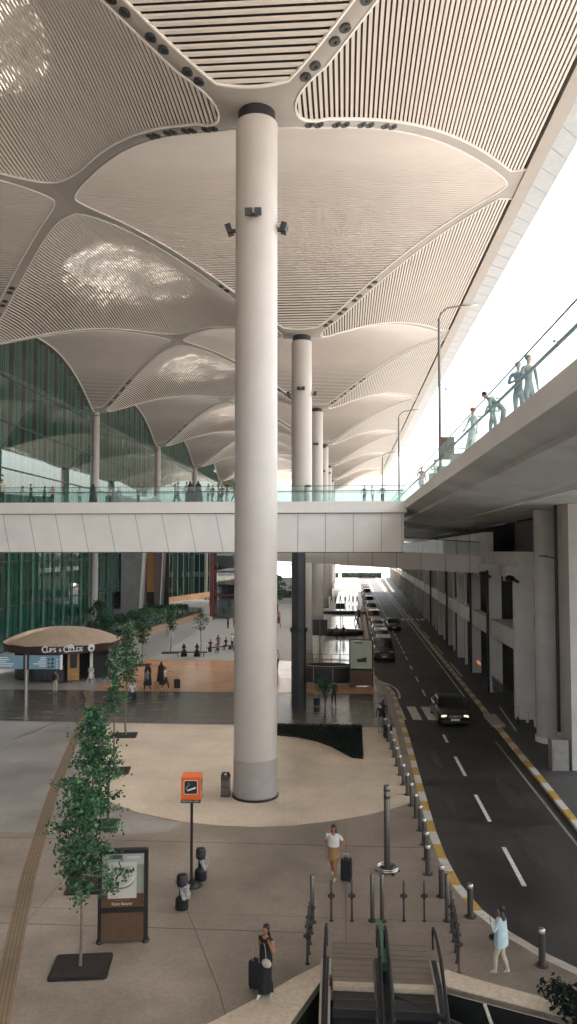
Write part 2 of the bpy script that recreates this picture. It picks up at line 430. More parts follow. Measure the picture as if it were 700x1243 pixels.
    for q in (S,T,B,F, M['c_black'], M['lips']): bm_.materials.append(q)
    segs = [(ver[a]*h, ver[b]*h, k) for a,b,k in bone]
    for pl in bm_.polygons:
        c = pl.center; best = 9; kk = 'top'; tt = 0
        for a, b, k in segs:
            d = b-a; t = max(0,min(1,(c-a).dot(d)/max(1e-9,d.length_squared))); dd = (a+d*t-c).length
            if dd < best: best = dd; kk = k; tt = t
        mi = {'top':1,'neck':0,'head':0,'hand':0,'foot':3,'bot':2}.get(kk)
        if kk == 'neck' and tt < .35: mi = 1
        if kk == 'uarm': mi = {'none':0,'short':1 if tt < .62 else 0,'long':1}[sleeve]
        if kk == 'farm': mi = 1 if (sleeve == 'long' and tt < .9) else 0
        if kk == 'thigh': mi = 2 if (legs != 'short' or tt < .86) else 0
        if kk == 'calf': mi = 2 if legs == 'long' else 0
        pl.material_index = mi
    bm_.name = 'person'
    root = bpy.data.objects.new('person', bm_); col.objects.link(root)
    if hi:   # eyes, nose and mouth worked into the same body mesh
        mb = MB(); hc = (hd0+ht*.072+V((0,.006,0)))*h
        bmx = bmesh.new(); bmx.from_mesh(bm_)
        def fe(c, rx, ry, rz, mi):
            r = bmesh.ops.create_uvsphere(bmx, u_segments=8, v_segments=6, radius=1)
            for v in r['verts']: v.co = Vector((c[0]+v.co.x*rx, c[1]+v.co.y*ry, c[2]+v.co.z*rz))
            for f in {f for v in r['verts'] for f in v.link_faces}: f.material_index = mi; f.smooth = True
        fy = hc.y + .047*h
        for s in (-1,1): fe((s*.017*h, fy-.006*h, hc.z-.004*h), .005*h,.004*h,.0028*h, 4); fe((s*.040*h, hc.y-.006*h, hc.z-.012*h), .005*h,.009*h,.014*h, 0)
        fe((0, fy-.003*h, hc.z-.022*h), .0055*h,.008*h,.012*h, 0)
        fe((0, fy-.011*h, hc.z-.045*h), .0085*h,.004*h,.0028*h, 5)
        bmx.to_mesh(bm_); bmx.free()
    hc = (hd0+ht*.072+V((0,.006,0)))*h
    if hair:
        mb = MB()
        mb.ball((hc.x, hc.y-.017*h, hc.z+.019*h), .0485*h, .051*h, .047*h, n=12, k=8)
        if hair in ('long','scarf'):
            rr = []
            prof = ((.02,.046,-.012),(-.02,.050,-.020),(-.06,.052,-.026),(-.10,.055,-.040),(-.135,.05,-.050),(-.165,.030,-.052)) if hair == 'long' else \
                   ((.02,.053,-.006),(-.03,.056,-.010),(-.06,.062,-.008),(-.085,.10,-.004),(-.12,.13,0),(-.15,.135,0))
            for dz, rx, dy in prof:
                ry = rx*(.55 if hair == 'long' else .8)
                rr.append([(hc.x+rx*h*math.cos(t), hc.y+dy*h+ry*h*math.sin(t), hc.z+dz*h) for t in [2*PI*i/12 for i in range(12)]])
            mb.loft(rr)
        if hair == 'pony': mb.path([(hc.x,hc.y-.05*h,hc.z+.02*h),(hc.x,hc.y-.075*h,hc.z-.03*h),(hc.x,hc.y-.065*h,hc.z-.10*h)],[.018*h,.02*h,.008*h])
        if hair == 'bun': mb.ball((hc.x,hc.y-.04*h,hc.z+.06*h),.022*h,.022*h,.022*h)
        o = mb.build('headscarf' if hair == 'scarf' else 'hair', M[haircol], root, smooth=True)
    if cap:
        mb = MB(); mb.ball((hc.x,hc.y-.004*h,hc.z+.022*h), .053*h,.060*h,.047*h); mb.ball((hc.x,hc.y+.06*h,hc.z+.016*h),.035*h,.04*h,.006*h)
        mb.build('cap', M[cap], root, smooth=True)
    if skirt:
        zt, zb, r0, r1, mt = skirt      # top, bottom, radii
        rr = []; n = 18
        for j in range(7):
            t = j/6; z = zt+(zb-zt)*t; r = r0+(r1-r0)*(t**.8)
            rr.append([((r*(1+.05*math.sin(5*a+j*.2)*t)*1.12*math.cos(a))*h, (r*(.82+(.45*t if pose=='walk' and zb < .2 else 0))*(1+(.05*math.sin(7*a))*t)*math.sin(a)+(.02*t if pose=='walk' else 0))*h, z*h) for a in [2*PI*i/n for i in range(n)]])
        mb = MB(); mb.loft(rr, cap=True); mb.build('skirt', M[mt], root, smooth=True)
    if coat:
        zt, zb, r0, r1, mt = coat
        rr = []; n = 16
        for j in range(6):
            t = j/5; z = zt+(zb-zt)*t; r = r0+(r1-r0)*min(1,t*1.3)
            rr.append([((r*(1+.04*math.sin(4*a+1))*1.25*math.cos(a))*h, (r*.85*math.sin(a))*h, z*h) for a in [2*PI*i/n for i in range(n)]])
        mb = MB(); mb.loft(rr); mb.build('shirt', M[mt], root, smooth=True)
    root.location = (loc[0],loc[1],loc[2]-(.205*h if sit else 0)); root.rotation_euler = (0,0,R(heading))
    tag(root, label, cat, group)
    root['_h'] = 0
    del root['_h']
    return root, [Vector(x)*h for x in hands]
def world_of(root, p):
    return Matrix.Translation(root.location) @ root.rotation_euler.to_matrix().to_4x4() @ Vector(p)
def strap_bag(root, side, h, matname, size=(.2,.08,.15), z=.55):
    mb = MB(); x = side*.115*h; w, d, t = size
    mb.ball((x, .05, z*h), d, w/2, t/2, n=14, k=10)
    o = mb.build('handbag', M[matname], smooth=True); o.location = root.location; o.rotation_euler = root.rotation_euler
    return o
def suitcase(loc, rz, hh=.62, w=.42, d=.24, matname='c_black', handle=.45, tilt=0, label='', group=None):
    t = empty('suitcase', loc, rz, label, 'suitcase', group)
    mb = MB(); r = .05
    rings = []
    for y, k in ((-d/2,.86),(-d/2+.03,1),(d/2-.03,1),(d/2,.86)):
        ring = []
        for cx, cz, a0 in ((w/2-r,hh-r,0),(-w/2+r,hh-r,90),(-w/2+r,r,180),(w/2-r,r,270)):
            for q in range(4):
                a = R(a0+q*30); ring.append(((cx+r*math.cos(a))*k, y, (cz+r*math.sin(a)-hh/2)*k+hh/2+.05))
        rings.append(ring)
    mb.loft(rings)
    for i in range(5): mb.box(-w/2+.06+i*(w-.12)/4-.008, -w/2+.06+i*(w-.12)/4+.008, -d/2-.008, -d/2+.01, .12, hh-.02)
    mb.build('shell', M[matname], t, clean=False)
    for sx in (-1,1):
        for sy in (-1,1):
            w_ = MB(); w_.tube((sx*(w/2-.05)-.012, sy*(d/2-.04), .027),(sx*(w/2-.05)+.012, sy*(d/2-.04), .027),.027,n=10); w_.build('wheel', M['black'], t)
    if handle:
        hb = MB(); z0 = hh+.03; 
        for sx in (-.09,.09): hb.tube((sx,d/2-.05,z0),(sx,d/2-.05,z0+handle),.009,n=6)
        hb.tube((-.1,d/2-.05,z0+handle),(.1,d/2-.05,z0+handle),.013,n=6); hb.build('handle', M['steel_lt'], t)
    if tilt: t.rotation_euler = (tilt,0,rz)
    return t
# ------------------------------------------------------------------ the vaulted canopy
CX = -3.85; HX = 15.6; CY = 33.2; HY = 18.0; ZC = 29.75; HR = 5.25
def sp(x, k=.07): return .5*(x+math.sqrt(x*x+k*k))
def Fz(c):
    q = min(1, max(0, sp(c-.07)/sp(1-.07))); return 1-(1-q)**2.2
def gA(a): return min(1,max(0,a))**1.2
def smax(a, b, k=.05):
    h = max(0, k-abs(a-b))/k; return max(a,b)+h*h*k*.25
def roofz(a, b, dome=True):
    a = min(1,abs(a)); b = min(1,abs(b)); g = gA(a)
    z = ZC + HR*Fz(min(1,smax(b,g)))
    if dome and b < g: z += 1.5*math.sin(PI*g/2)**2*(1-(b/g)**2)**2
    return z
def bez(p0, c, p1, n=7):
    return [((1-t)**2*p0[0]+2*t*(1-t)*c[0]+t*t*p1[0], (1-t)**2*p0[1]+2*t*(1-t)*c[1]+t*t*p1[1]) for t in [i/n for i in range(n+1)]]
W = .036
# quarter outlines in (a,b), monotone in a.   A: opens along Y (slats across)   B: opens along X (slats along the road)
def curveA():
    c = [(a, gA(a)+W) for a in [.10+.72*i/24 for i in range(25)]]
    head = [( .10*i/8, .088+(gA(.10)+W-.088)*(i/8)**2) for i in range(8)]
    a1 = (1-W)**(1/1.2); tip = bez(c[-1], (a1,1.0), (a1-.001,1.0), 6)
    tip = bez(c[-1], (.948,.958), (.950,1.0), 9)
    return head+c+tip[1:]
def curveB(sharp=False):
    c = [(a, gA(a)-W) for a in [.20+(.60 if not sharp else .74)*i/20 for i in range(21)]]
    head = bez((.112,0), (.112,.075), c[0], 6)
    if sharp: tip = [(1.0, .885)]
    else: tip = bez(c[-1], (.93,.865), (1.0,.868), 6)[1:]
    return head+c[1:]+tip
QA, QB, QC = curveA(), curveB(), curveB(True)
def interp(curve, a, lo, hi):
    if a <= curve[0][0]: return lo if a < curve[0][0] else curve[0][1]
    if a >= curve[-1][0]: return hi if a > curve[-1][0] else curve[-1][1]
    for (a0,b0),(a1,b1) in zip(curve, curve[1:]):
        if a0 <= a <= a1: return b0+(b1-b0)*((a-a0)/max(1e-9,a1-a0))
def inv(curve, b):   # a at given b
    for (a0,b0),(a1,b1) in zip(curve, curve[1:]):
        if min(b0,b1) <= b <= max(b0,b1) and b0 != b1: return a0+(a1-a0)*(b-b0)/(b1-b0)
    return curve[0][0] if b < curve[0][1] else curve[-1][0]

def rib_mesh(right_edge):
    """smooth trough round one column: four quadrants between the panel outlines"""
    mb = MB()
    for sx in (-1,1):
        right = sx > 0 and right_edge
        Bc = QC if right else QB
        dome = not right
        As = sorted(set([round(i/46,4) for i in range(47)] + [round(p[0],4) for p in QA] + [round(p[0],4) for p in Bc]))
        As = [a for a in As if a <= 1.0]
        for sy in (-1,1):
            rows = []; N = 8
            for a in As:
                lo = interp(Bc, a, 0, .885 if right else .868); hi = interp(QA, a, .088, 1.0)
                if a < Bc[0][0]: lo = 0
                if a > QA[-1][0]: hi = 1.0
                rows.append([(sx*a*HX, sy*(lo+(hi-lo)*j/N)*HY, roofz(a, lo+(hi-lo)*j/N, dome)-ZC) for j in range(N+1)])
            # vertical edge pieces where an outline starts abruptly
            n = N+1; vs = [p for r in rows for p in r]; fs = []
            for i in range(len(rows)-1):
                for j in range(N): fs.append((i*n+j,(i+1)*n+j,(i+1)*n+j+1,i*n+j+1))
            mb.add(vs, fs)
    return mb.mesh('rib_shell', M['rib'], smooth=True)
SL_T, TOP = .10, .42
def add_slat(mb, pts, wdir, w, m=0, up=.10):
    """a flat board along pts, wide in wdir"""
    vs = []
    for p in pts:
        for sw, dz in ((-w/2,0),(w/2,0),(w/2,up),(-w/2,up)): vs.append((p[0]+wdir[0]*sw, p[1]+wdir[1]*sw, p[2]+dz))
    fs = []
    for i in range(len(pts)-1):
        for k in range(4): fs.append((i*4+k, i*4+(k+1)%4, (i+1)*4+(k+1)%4, (i+1)*4+k))
    fs += [(3,2,1,0), tuple(range(len(vs)-4,len(vs)))]
    mb.add(vs, fs, m)
def outline_trim(mb, loop, zf, closed=True):
    """pale lip round the opening and the dark upstand behind it"""
    n = len(loop)
    for i in range(n if closed else n-1):
        p = loop[i]; q = loop[(i+1)%n]
        zp = zf(*p); zq = zf(*q)
        mb.add([(p[0],p[1],zp-.05),(q[0],q[1],zq-.05),(q[0],q[1],zq+TOP+.1),(p[0],p[1],zp+TOP+.1)], [(0,1,2,3)], 1)
        d = Vector((q[0]-p[0],q[1]-p[1],0))
        if d.length > 1e-4: mb.bar((p[0],p[1],zp+.0),(q[0],q[1],zq+.0), .09, .12, 2)
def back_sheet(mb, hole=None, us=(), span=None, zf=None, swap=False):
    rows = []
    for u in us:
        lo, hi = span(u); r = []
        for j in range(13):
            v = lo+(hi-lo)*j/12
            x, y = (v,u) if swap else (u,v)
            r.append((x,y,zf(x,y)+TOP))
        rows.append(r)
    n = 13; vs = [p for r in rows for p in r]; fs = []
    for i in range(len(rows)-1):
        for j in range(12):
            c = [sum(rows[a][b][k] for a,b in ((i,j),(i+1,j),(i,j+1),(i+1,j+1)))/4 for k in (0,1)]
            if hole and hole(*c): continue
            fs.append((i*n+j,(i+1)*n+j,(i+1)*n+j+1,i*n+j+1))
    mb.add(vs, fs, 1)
PA = .27; PB = .235
def panelA(half=False):
    mb = MB(); zf = lambda x,y: roofz(x/HX, 1-abs(y)/HY, False)-ZC     # centre between two columns
    # local y: 0 at mid-span; b measured from the column = 1-|y|/HY
    def xm(y): b = 1-abs(y)/HY; return inv(QA,b)*HX if b > QA[0][1] else 0
    ymax = (1-QA[0][1])*HY; n = int(ymax/PA)
    for i in range(-n, n+1):
        y = i*PA; x = xm(y)
        if x < .15: continue
        x0 = 0 if half else -x
        k = 8 if half else 16
        pts = [(x0+(x-x0)*j/k, y, zf(x0+(x-x0)*j/k, y)) for j in range(k+1)]
        add_slat(mb, pts, (0,1), PA*.64)
    q = [(a*HX,(1-b)*HY) for a,b in QA]      # from the column to the side tip
    loop = q + [(x,-y) for x,y in q[::-1][1:]]
    if not half: loop = loop + [(-x,y) for x,y in loop[::-1][1:-1]]
    outline_trim(mb, loop, zf, closed=not half)
    back_sheet(mb, None, [ymax*math.sin(PI/2*i/40) for i in range(-40,41)], lambda y: (0 if half else -xm(y)-.05, xm(y)+.05), zf, swap=True)
    return mb.mesh('slat_panel', [M['slat'],M['slat_back'],M['trim']])
SKR = (6.2,7.4)
def panelB(sky=True):
    mb = MB(); zf = lambda x,y: roofz(1-abs(x)/HX, y/HY)-ZC
    def ym(x): return interp(QB, 1-abs(x)/HX, 0, .868)*HY
    xmax = (1-QB[0][0])*HX; n = int(xmax/PB)
    for i in range(-n, n+1):
        x = i*PB; y = ym(x)
        if y < .2: continue
        pts = [(x, -y+2*y*j/22, zf(x,-y+2*y*j/22)) for j in range(23)]
        add_slat(mb, pts, (1,0), PB*.56)
    q = [((1-a)*HX, b*HY) for a,b in QB]     # from column tip inward
    loop = [(x,y) for x,y in q] + [(-x,y) for x,y in q[::-1][1:]] + [(-x,-y) for x,y in q[1:]] + [(x,-y) for x,y in q[::-1][1:-1]]
    outline_trim(mb, loop, zf)
    hole = (lambda x,y: (x/SKR[0])**2+(y/SKR[1])**2 < 1) if sky else None
    back_sheet(mb, hole, [xmax*i/48 for i in range(-48,49)], lambda x: (-ym(x)-.05, ym(x)+.05), zf)
    return mb.mesh('slat_panel', [M['slat'],M['slat_back'],M['trim']])
def panelC():
    mb = MB(); zf = lambda x,y: roofz(x/HX, y/HY, False)-ZC     # local x: 0 at column line, opens to +x
    def ym(x): return interp(QC, x/HX, 0, .885)*HY
    x = QC[0][0]*HX + .18
    while x < HX-.05:
        y = ym(x)
        if y > .2:
            pts = [(x, -y+2*y*j/4, zf(x,-y+2*y*j/4)) for j in range(5)]
            add_slat(mb, pts, (1,0), PB*.58)
        x += PB
    q = [(a*HX,b*HY) for a,b in QC]
    loop = [(x,-y) for x,y in q[::-1]] + q[1:]
    outline_trim(mb, loop, zf, closed=False)
    back_sheet(mb, None, [QC[0][0]*HX+(1-QC[0][0])*HX*i/40 for i in range(41)], lambda x: (-ym(x)-.05, ym(x)+.05), zf)
    return mb.mesh('slat_panel', [M['slat'],M['slat_back'],M['trim']])
def skylight_mesh():
    mb = MB(); n = 48; a, b = SKR[0]+.35, SKR[1]+.35; z0 = 7.0; H = 2.6
    vs = []
    for z, k in ((z0,1),(z0+H,1)):
        for i in range(n): t = 2*PI*i/n; vs.append((a*math.cos(t),b*math.sin(t),z))
    mb.add(vs, [(i,(i+1)%n,n+(i+1)%n,n+i) for i in range(n)], 0)
    # flange joining the shaft to the ceiling void
    vs = []
    for (k, z) in ((1,z0),(1.30,z0+.1)):
        for i in range(n): t = 2*PI*i/n; vs.append((a*k*math.cos(t),b*k*math.sin(t),z))
    mb.add(vs, [(i,(i+1)%n,n+(i+1)%n,n+i) for i in range(n)], 1)
    # diagonal lattice of deep bars
    for s in (-1,1):
        for i in range(-9,10):
            c = i*1.15
            pts = []
            for k in range(-60,61):
                t = k*.2; x = t*.72; y = s*t*.69 + c*1.3
                if (x/a)**2+(y/b)**2 < .995: pts.append((x,y))
            if len(pts) > 2: mb.bar((*pts[0],z0+H-.1),(*pts[-1],z0+H-.1), .26, .5, 0)
    # closed cassettes that leave a staggered pattern of openings
    r = random.Random(5)
    for i in range(-8,9):
        for j in range(-8,9):
            if r.random() < .62:
                x = (i-j)*.83; y = (i+j)*.80
                if (x/a)**2+(y/b)**2 < .95: mb.add([(x-.8,y,z0+H+.1),(x,y-.78,z0+H+.1),(x+.8,y,z0+H+.1),(x,y+.78,z0+H+.1)], [(0,1,2,3)], 0)
    return mb.mesh('skylight', [mat('skylight_lining',(.33,.33,.335),.7),M['slat_back']])
roof = empty('canopy_roof', (CX,CY,ZC), 0, 'white slatted vaulted canopy roof with smooth curved ribs and round skylights over the whole forecourt', 'roof')
mRibR, mRibL = rib_mesh(True), rib_mesh(False)
mA, mAh, mB_, mC = panelA(), panelA(True), panelB(), panelC()
mSk = skylight_mesh()
dl = MB()
dl.lathe([(.24,-.04),(.24,.14)], n=14, m=0); dl.lathe([(.001,.03),(.19,.03)], n=14, m=1)
dl.lathe([(.09,-.02),(.10,-.05),(.06,-.09),(.001,-.09)], (.05,.03,0), n=10, m=1)
mDL = dl.mesh('downlight', [M['dark'],M['black']])
K0, K1 = -1, 6
ndl = 0
for k in range(K0, K1+1):
    y = 36*k
    put(mRibR, 'rib', roof, (0,y,0)); put(mRibL, 'rib', roof, (-2*HX,y,0))
    put(mB_, 'slat_panel', roof, (-HX,y,0)); put(mC, 'slat_panel', roof, (0,y,0))
    put(mSk, 'skylight', roof, (-HX,y,0))
    if k < K1:
        put(mA, 'slat_panel', roof, (0,y+18,0)); put(mAh, 'slat_panel', roof, (-2*HX,y+18,0))
    # pairs of recessed downlights along the ribs
    if 0 <= k <= 2:
        for sx in (-1,1):
            for sy in ((-1,1) if k == 0 else (-1,)):
                for j, s in enumerate((.16,.24,.32,.40)):
                    for d in (-.0135,.0135):
                        s1 = s+d; b = gA(s1); nx = .0
                        if ndl >= 96: continue
                        p = (sx*s1*HX, y+sy*b*HY, roofz(s1,b,sx<0)-ZC-.02)
                        put(mDL, 'downlight', roof, p, (sy*.28*0, -sx*.22, 0)); ndl += 1
    if 1 <= k <= 3:
        for j, s in enumerate((.18,.26,.34,.42)):
            for d in (-.0135,.0135):
                s1 = s+d; b = gA(s1)
                if ndl < 98: put(mDL, 'downlight', roof, (-2*HX+s1*HX, y-b*HY, roofz(s1,b)-ZC-.02)); ndl += 1
# straight outer edge: inner beam and light overhanging lip
yA, yB = CY+36*K0-18, CY+36*K1+2
e = MB(); e.box(CX+HX-.02, CX+HX+.85, yA, yB, 34.86, 35.5); e.build('edge_beam', M['rib'], roof, world=True)
e = MB(); e.add([(CX+HX+.85,yA,34.90),(CX+HX+2.5,yA,35.35),(CX+HX+2.5,yB,35.35),(CX+HX+.85,yB,34.90),(CX+HX+.85,yA,35.5),(CX+HX+2.5,yA,35.6),(CX+HX+2.5,yB,35.6),(CX+HX+.85,yB,35.5)],
      [(0,3,2,1),(4,5,6,7),(0,1,5,4),(1,2,6,5),(2,3,7,6)])
y = yA
while y < yB:
    e.bar((CX+HX+.86,y,34.89),(CX+HX+2.49,y+2.4,35.335),.03,.02,1); y += 2.4
e.build('edge_lip', [M['lip'],M['lip_joint']], roof, world=True)
e = MB(); e.sheet([(CX-2*HX,yA),(CX+HX+1,yA),(CX+HX+1,yB),(CX-2*HX,yB)], 38.2)
# weather skin above the voids, with openings over the skylights (strips)
e = MB()
xs = [CX-2*HX-3, CX-HX-6.6, CX-HX+6.6, CX+HX+.9]
e.box(xs[0],xs[1],yA,yB,37.6,37.8); e.box(xs[2],xs[3],yA,yB,37.6,37.8)
for k in range(K0,K1+1):
    yc = CY+36*k; e.box(xs[1],xs[2],yc+7.8,min(yc+28.2,yB),37.6,37.8)
e.box(xs[1],xs[2],yA,CY+36*K0-7.8,37.6,37.8)
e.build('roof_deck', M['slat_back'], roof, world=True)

# ------------------------------------------------------------------ columns
def spot_bracket(parent, x, y, z, a):
    mb = MB(); ca, sa = math.cos(a), math.sin(a)
    for s in (-1,1):
        c = Vector((x+ca*.26-sa*.2*s, y+sa*.26+ca*.2*s, z))
        mb.bar(c-Vector((-sa*.0,ca*.0,.14)), c+Vector((ca*.10,sa*.10,.16)), .30, .26, 0)
    mb.bar((x-.05*ca,y-.05*sa,z-.05),(x+ca*.28,y+sa*.28,z-.05),.35,.06,0)
    return mb.build('spotlight', M['dark'], parent)
def column(x, y, r, label, group, zt=ZC, base=True, spots=True):
    t = empty('column', (x,y,0), 0, label, 'column', group)
    mb = MB(); prof = [(r,1.66),(r,zt-.24),(r-.03,zt-.21),(r*.9,zt-.21)] if base else [(r,0),(r,zt-.4),(r*.9,zt-.4)]
    mb.lathe(prof, n=48); mb.build('shaft', M['column'], t, smooth=True)
    if base:
        b = MB(); b.lathe([(r+.012,.10),(r+.012,1.65),(r,1.66)], n=48); b.build('base_cladding', M['column_base'], t, smooth=True)
        b = MB(); b.lathe([(r+.06,0),(r+.06,.10),(r,.10)], n=48); b.build('base_ring', M['black'], t, smooth=True)
    c = MB(); c.lathe([(r*.90,zt-.26),(r*.90,zt+1.0)], n=32); c.build('neck', M['black' if base else 'column'], t, smooth=True)  # black version stands in for the shade inside the ceiling recess
    if spots:
        for a in (-90, 0, 180):
            aa = R(a); spot_bracket(t, (r-.02)*math.cos(aa), (r-.02)*math.sin(aa), zt-5.0+(0.25 if a==-90 else 0), aa)
    return t
for k in range(0, K1+1):
    lab = ['massive white column in the middle of the picture beside the grey litter bin','second white column down the row, behind the big front one','third white column down the row, above the sign pole',
           'fourth white column down the row, narrow in the distance','fifth white column down the row, narrower','sixth white column down the row, far off','last and farthest white column of the middle row'][k]
    column(CX, CY+36*k, .93, lab, 'round white columns in the middle row', spots=k < 4)
for k in range(1, K1+1):
    lab = ['','round white column against the glass facade at far left of the picture','slim white column between the two big arched glass fronts','white facade column above the grey box on the bridge','white facade column behind the people on the bridge',
           'small far white facade column right of the group','farthest white facade column'][k]
    column(CX-2*HX, CY+36*k, .62, lab, 'white columns along the glass facade', base=False, spots=False)
column(CX, CY-36, .93, 'white column behind the viewpoint', 'round white columns in the middle row', spots=False)

# ------------------------------------------------------------------ glass facade with arched top and green fins
FX = CX-2*HX
def archz(y):
    b = ((y-CY) % 36)/18.0; b = b if b <= 1 else 2-b
    return roofz(0, b, False)
fac = empty('glass_facade', (FX,CY+18,0), 0, 'tall arched green glass facade of the terminal along the left side', 'glass facade')
for k in range(0, K1):
    y0 = CY+36*k+.7; y1 = CY+36*(k+1)-.7
    if k == 2: segs = [(y0,CY+72+9.5,0),(CY+72+9.5,y1,4.0)]
    else: segs = [(y0,y1,0 if k < 2 else 1.5)]
    g = MB(); fr = MB(); fin = MB(); fo = MB()
    for (a, b, zb) in segs:
        n = max(2,int((b-a)/1.0)); zb += .05
        for i in range(n):
            p = a+(b-a)*i/n; q = a+(b-a)*(i+1)/n
            g.add([(FX,p,zb),(FX,q,zb),(FX,q,archz(q)),(FX,p,archz(p))], [(0,1,2,3)])
        m = int((b-a)/1.55)
        for i in range(m+1):
            p = a+(b-a)*i/m
            fr.box(FX-.06,FX-.01,p-.025,p+.025,zb,archz(p))
            wf = .60 if i % 2 else .14
            fin.box(FX-.3-wf,FX-.3,p-.05,p+.05,zb,archz(p)-.3)
            if i % 2 and k < 2: fo.box(FX+.02,FX+.20,p-.04,p+.04,zb,10.3)
        for z in [4.6,9.3,14.2,19,23.8,28.5]:
            if z > zb: 
                ya = [yy for yy in [a+(b-a)*q_/40 for q_ in range(41)] if archz(yy) > z+.4]
                if len(ya) > 1: fr.box(FX+.005,FX+.09,ya[0],ya[-1],z-.07,z+.07)
            zc = z+.001
    fr.box(FX-.05,FX+.12,y0,y1,0.0,.12)
    g.build('glass', M['facade_glass'], fac, world=True)
    fr.build('glazing_frame', M['dark'], fac, world=True)
    
    if k < 2: fo.build('outer_fin', M['fin_out'], fac, world=True)
    fin.build('glass_fin', M['fin'], fac, world=True)
    # dark trim following the arch
    tr = MB(); pts = [(FX+.02, y0-.5+(y1-y0+1)*i/40, archz(y0-.5+(y1-y0+1)*i/40)-.04) for i in range(41)]
    tr.path(pts, .10, n=6); tr.build('arch_trim', M['trim'], fac, world=True)
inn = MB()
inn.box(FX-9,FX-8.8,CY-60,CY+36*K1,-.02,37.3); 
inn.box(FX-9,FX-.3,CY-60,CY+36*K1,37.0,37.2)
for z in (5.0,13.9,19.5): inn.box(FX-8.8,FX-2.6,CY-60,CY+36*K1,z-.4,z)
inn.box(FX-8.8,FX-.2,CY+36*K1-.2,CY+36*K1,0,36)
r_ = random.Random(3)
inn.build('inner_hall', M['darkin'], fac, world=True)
for i in range(26):
    bl = MB()
    y = CY+20+r_.random()*90; z = r_.choice([1,6,10.5,15,21])+r_.random()*2
    bl.box(FX-8.6,FX-8.3,y,y+1+r_.random()*4,z,z+.4+r_.random()*1.6)
    bl.build('inner_fitting', M['c_teal'], fac, world=True)
ys = MB(); ys.box(FX+.02,FX+.03,CY+60,CY+60.9,7.0,7.8); ys.build('warning_sticker', M['yellow'], fac, world=True)
# ------------------------------------------------------------------ ground, road, plaza
def rx(y): return max(0.0, y-30)*.012
pit = [(-.62,19.2),(-1.25,17.45),(-3.4,14.2),(-3.4,8),(9,8),(9,15.6),(4.5,18.35),(2.42,19.2)]
BIG = 1600
g = MB()
ZR = -.13
g.sheet([(-BIG,19.2),(BIG,19.2),(BIG,BIG),(-BIG,BIG)], ZR)
g.sheet([(-BIG,19.2),(-.62,19.2),(-1.25,17.45),(-3.4,14.2),(-3.4,8),(-BIG,8)], ZR)
g.sheet([(BIG,19.2),(BIG,8),(9,8),(9,15.6),(4.5,18.35),(2.42,19.2)], ZR)
g.sheet([(-BIG,8),(BIG,8),(BIG,-BIG),(-BIG,-BIG)], ZR)
struct('ground', g, M['asphalt2'])
kerb = [(4.9,300),(3.6,170),(2.55,90),(2.2,66),(2.35,63.5),(3.0,61),(3.35,58),(3.40,55),(3.32,50),(3.30,44),(3.2,38),(3.12,33),(3.08,29.5),(3.14,27),(3.32,24.9),(3.70,23.2),(4.25,21.9),(5.0,20.75),(5.9,19.75),(7.4,18.4),(9.5,16.9),(14,14.6),(24,12)]
def offs(line, d):
    out = []
    for i, p in enumerate(line):
        a = Vector(line[max(i-1,0)]); b = Vector(line[min(i+1,len(line)-1)]); t = (b-a).normalized()
        out.append((p[0]-t.y*d, p[1]+t.x*d))
    return out
def resample(line, step):
    out = [line[0]]; 
    for p, q in zip(line, line[1:]):
        d = math.hypot(q[0]-p[0], q[1]-p[1]); n = max(1,int(round(d/step)))
        for i in range(1,n+1): out.append((p[0]+(q[0]-p[0])*i/n, p[1]+(q[1]-p[1])*i/n))
    return out
road = MB()
road.sheet(kerb + [(24,13),(60,13),(60,26),(8.6,27),(8.72,30),(8.75+rx(60),60),(8.75+rx(300)*1.0,300)], ZR+.004)
struct('road', road, M['asphalt'])
# the plaza, a raised slab that ends in the kerb
pz = MB()
near = [p for p in kerb if p[1] > 19.2] + []
kin = offs(kerb, .30)
kin = [(x,y) for x,y in kin]
ci = 0
for i,(a,b) in enumerate(zip(kin,kin[1:])):
    if a[1] >= 19.2 > b[1]: ci = i; t=(a[1]-19.2)/(a[1]-b[1]); xc = a[0]+(b[0]-a[0])*t
top = [(x,y) for x,y in kin[:ci+1]] + [(xc,19.2)]
pz.prism([(-160,300)] + top + [(2.42,19.2),(-.62,19.2),(-160,19.2)], ZR, 0)
pz.prism([(-160,19.2),(-.62,19.2),(-1.25,17.45),(-3.4,14.2),(-3.4,8),(-160,8)], ZR, 0)
pz.prism([(2.42,19.2),(xc,19.2)] + kin[ci+1:] + [(24,8),(9,8),(9,15.6),(4.5,18.35)], ZR, 0)
pz.prism([(-160,8),(24,8),(24,-80),(-160,-80)], ZR, 0)
struct('plaza', pz, M['plaza'])
# striped kerb
kb = MB(); rs = resample(kerb, 1.15); ri = offs(rs, .30)
for i in range(len(rs)-1):
    p, q, a, b = rs[i], rs[i+1], ri[i], ri[i+1]
    z = .004; my = p[1]
    m = 1 if i % 2 else 0
    if my < 23.0: m = 2 if i % 3 else 2
    kb.add([(p[0],p[1],ZR),(q[0],q[1],ZR),(b[0],b[1],ZR),(a[0],a[1],ZR),(p[0],p[1],z),(q[0],q[1],z),(b[0],b[1],z),(a[0],a[1],z)],
           [(4,7,6,5),(0,4,5,1),(3,2,6,7)], m)
struct('kerb', kb, [M['yellow'],M['kerbwhite'],M['kerb']])
kb = MB()
rl = resample([(8.60,12),(8.62,27),(8.72,30)]+[(8.75+rx(y),y) for y in range(36,300,6)], 1.3)
for i in range(len(rl)-1):
    p, q = rl[i], rl[i+1]
    kb.add([(p[0],p[1],ZR),(q[0],q[1],ZR),(q[0]+.30,q[1],ZR),(p[0]+.30,p[1],ZR),(p[0],p[1],0),(q[0],q[1],0),(q[0]+.3,q[1],0),(p[0]+.3,p[1],0)],
           [(4,5,6,7),(0,4,5,1),(3,2,6,7)], 0 if i % 2 else 1)
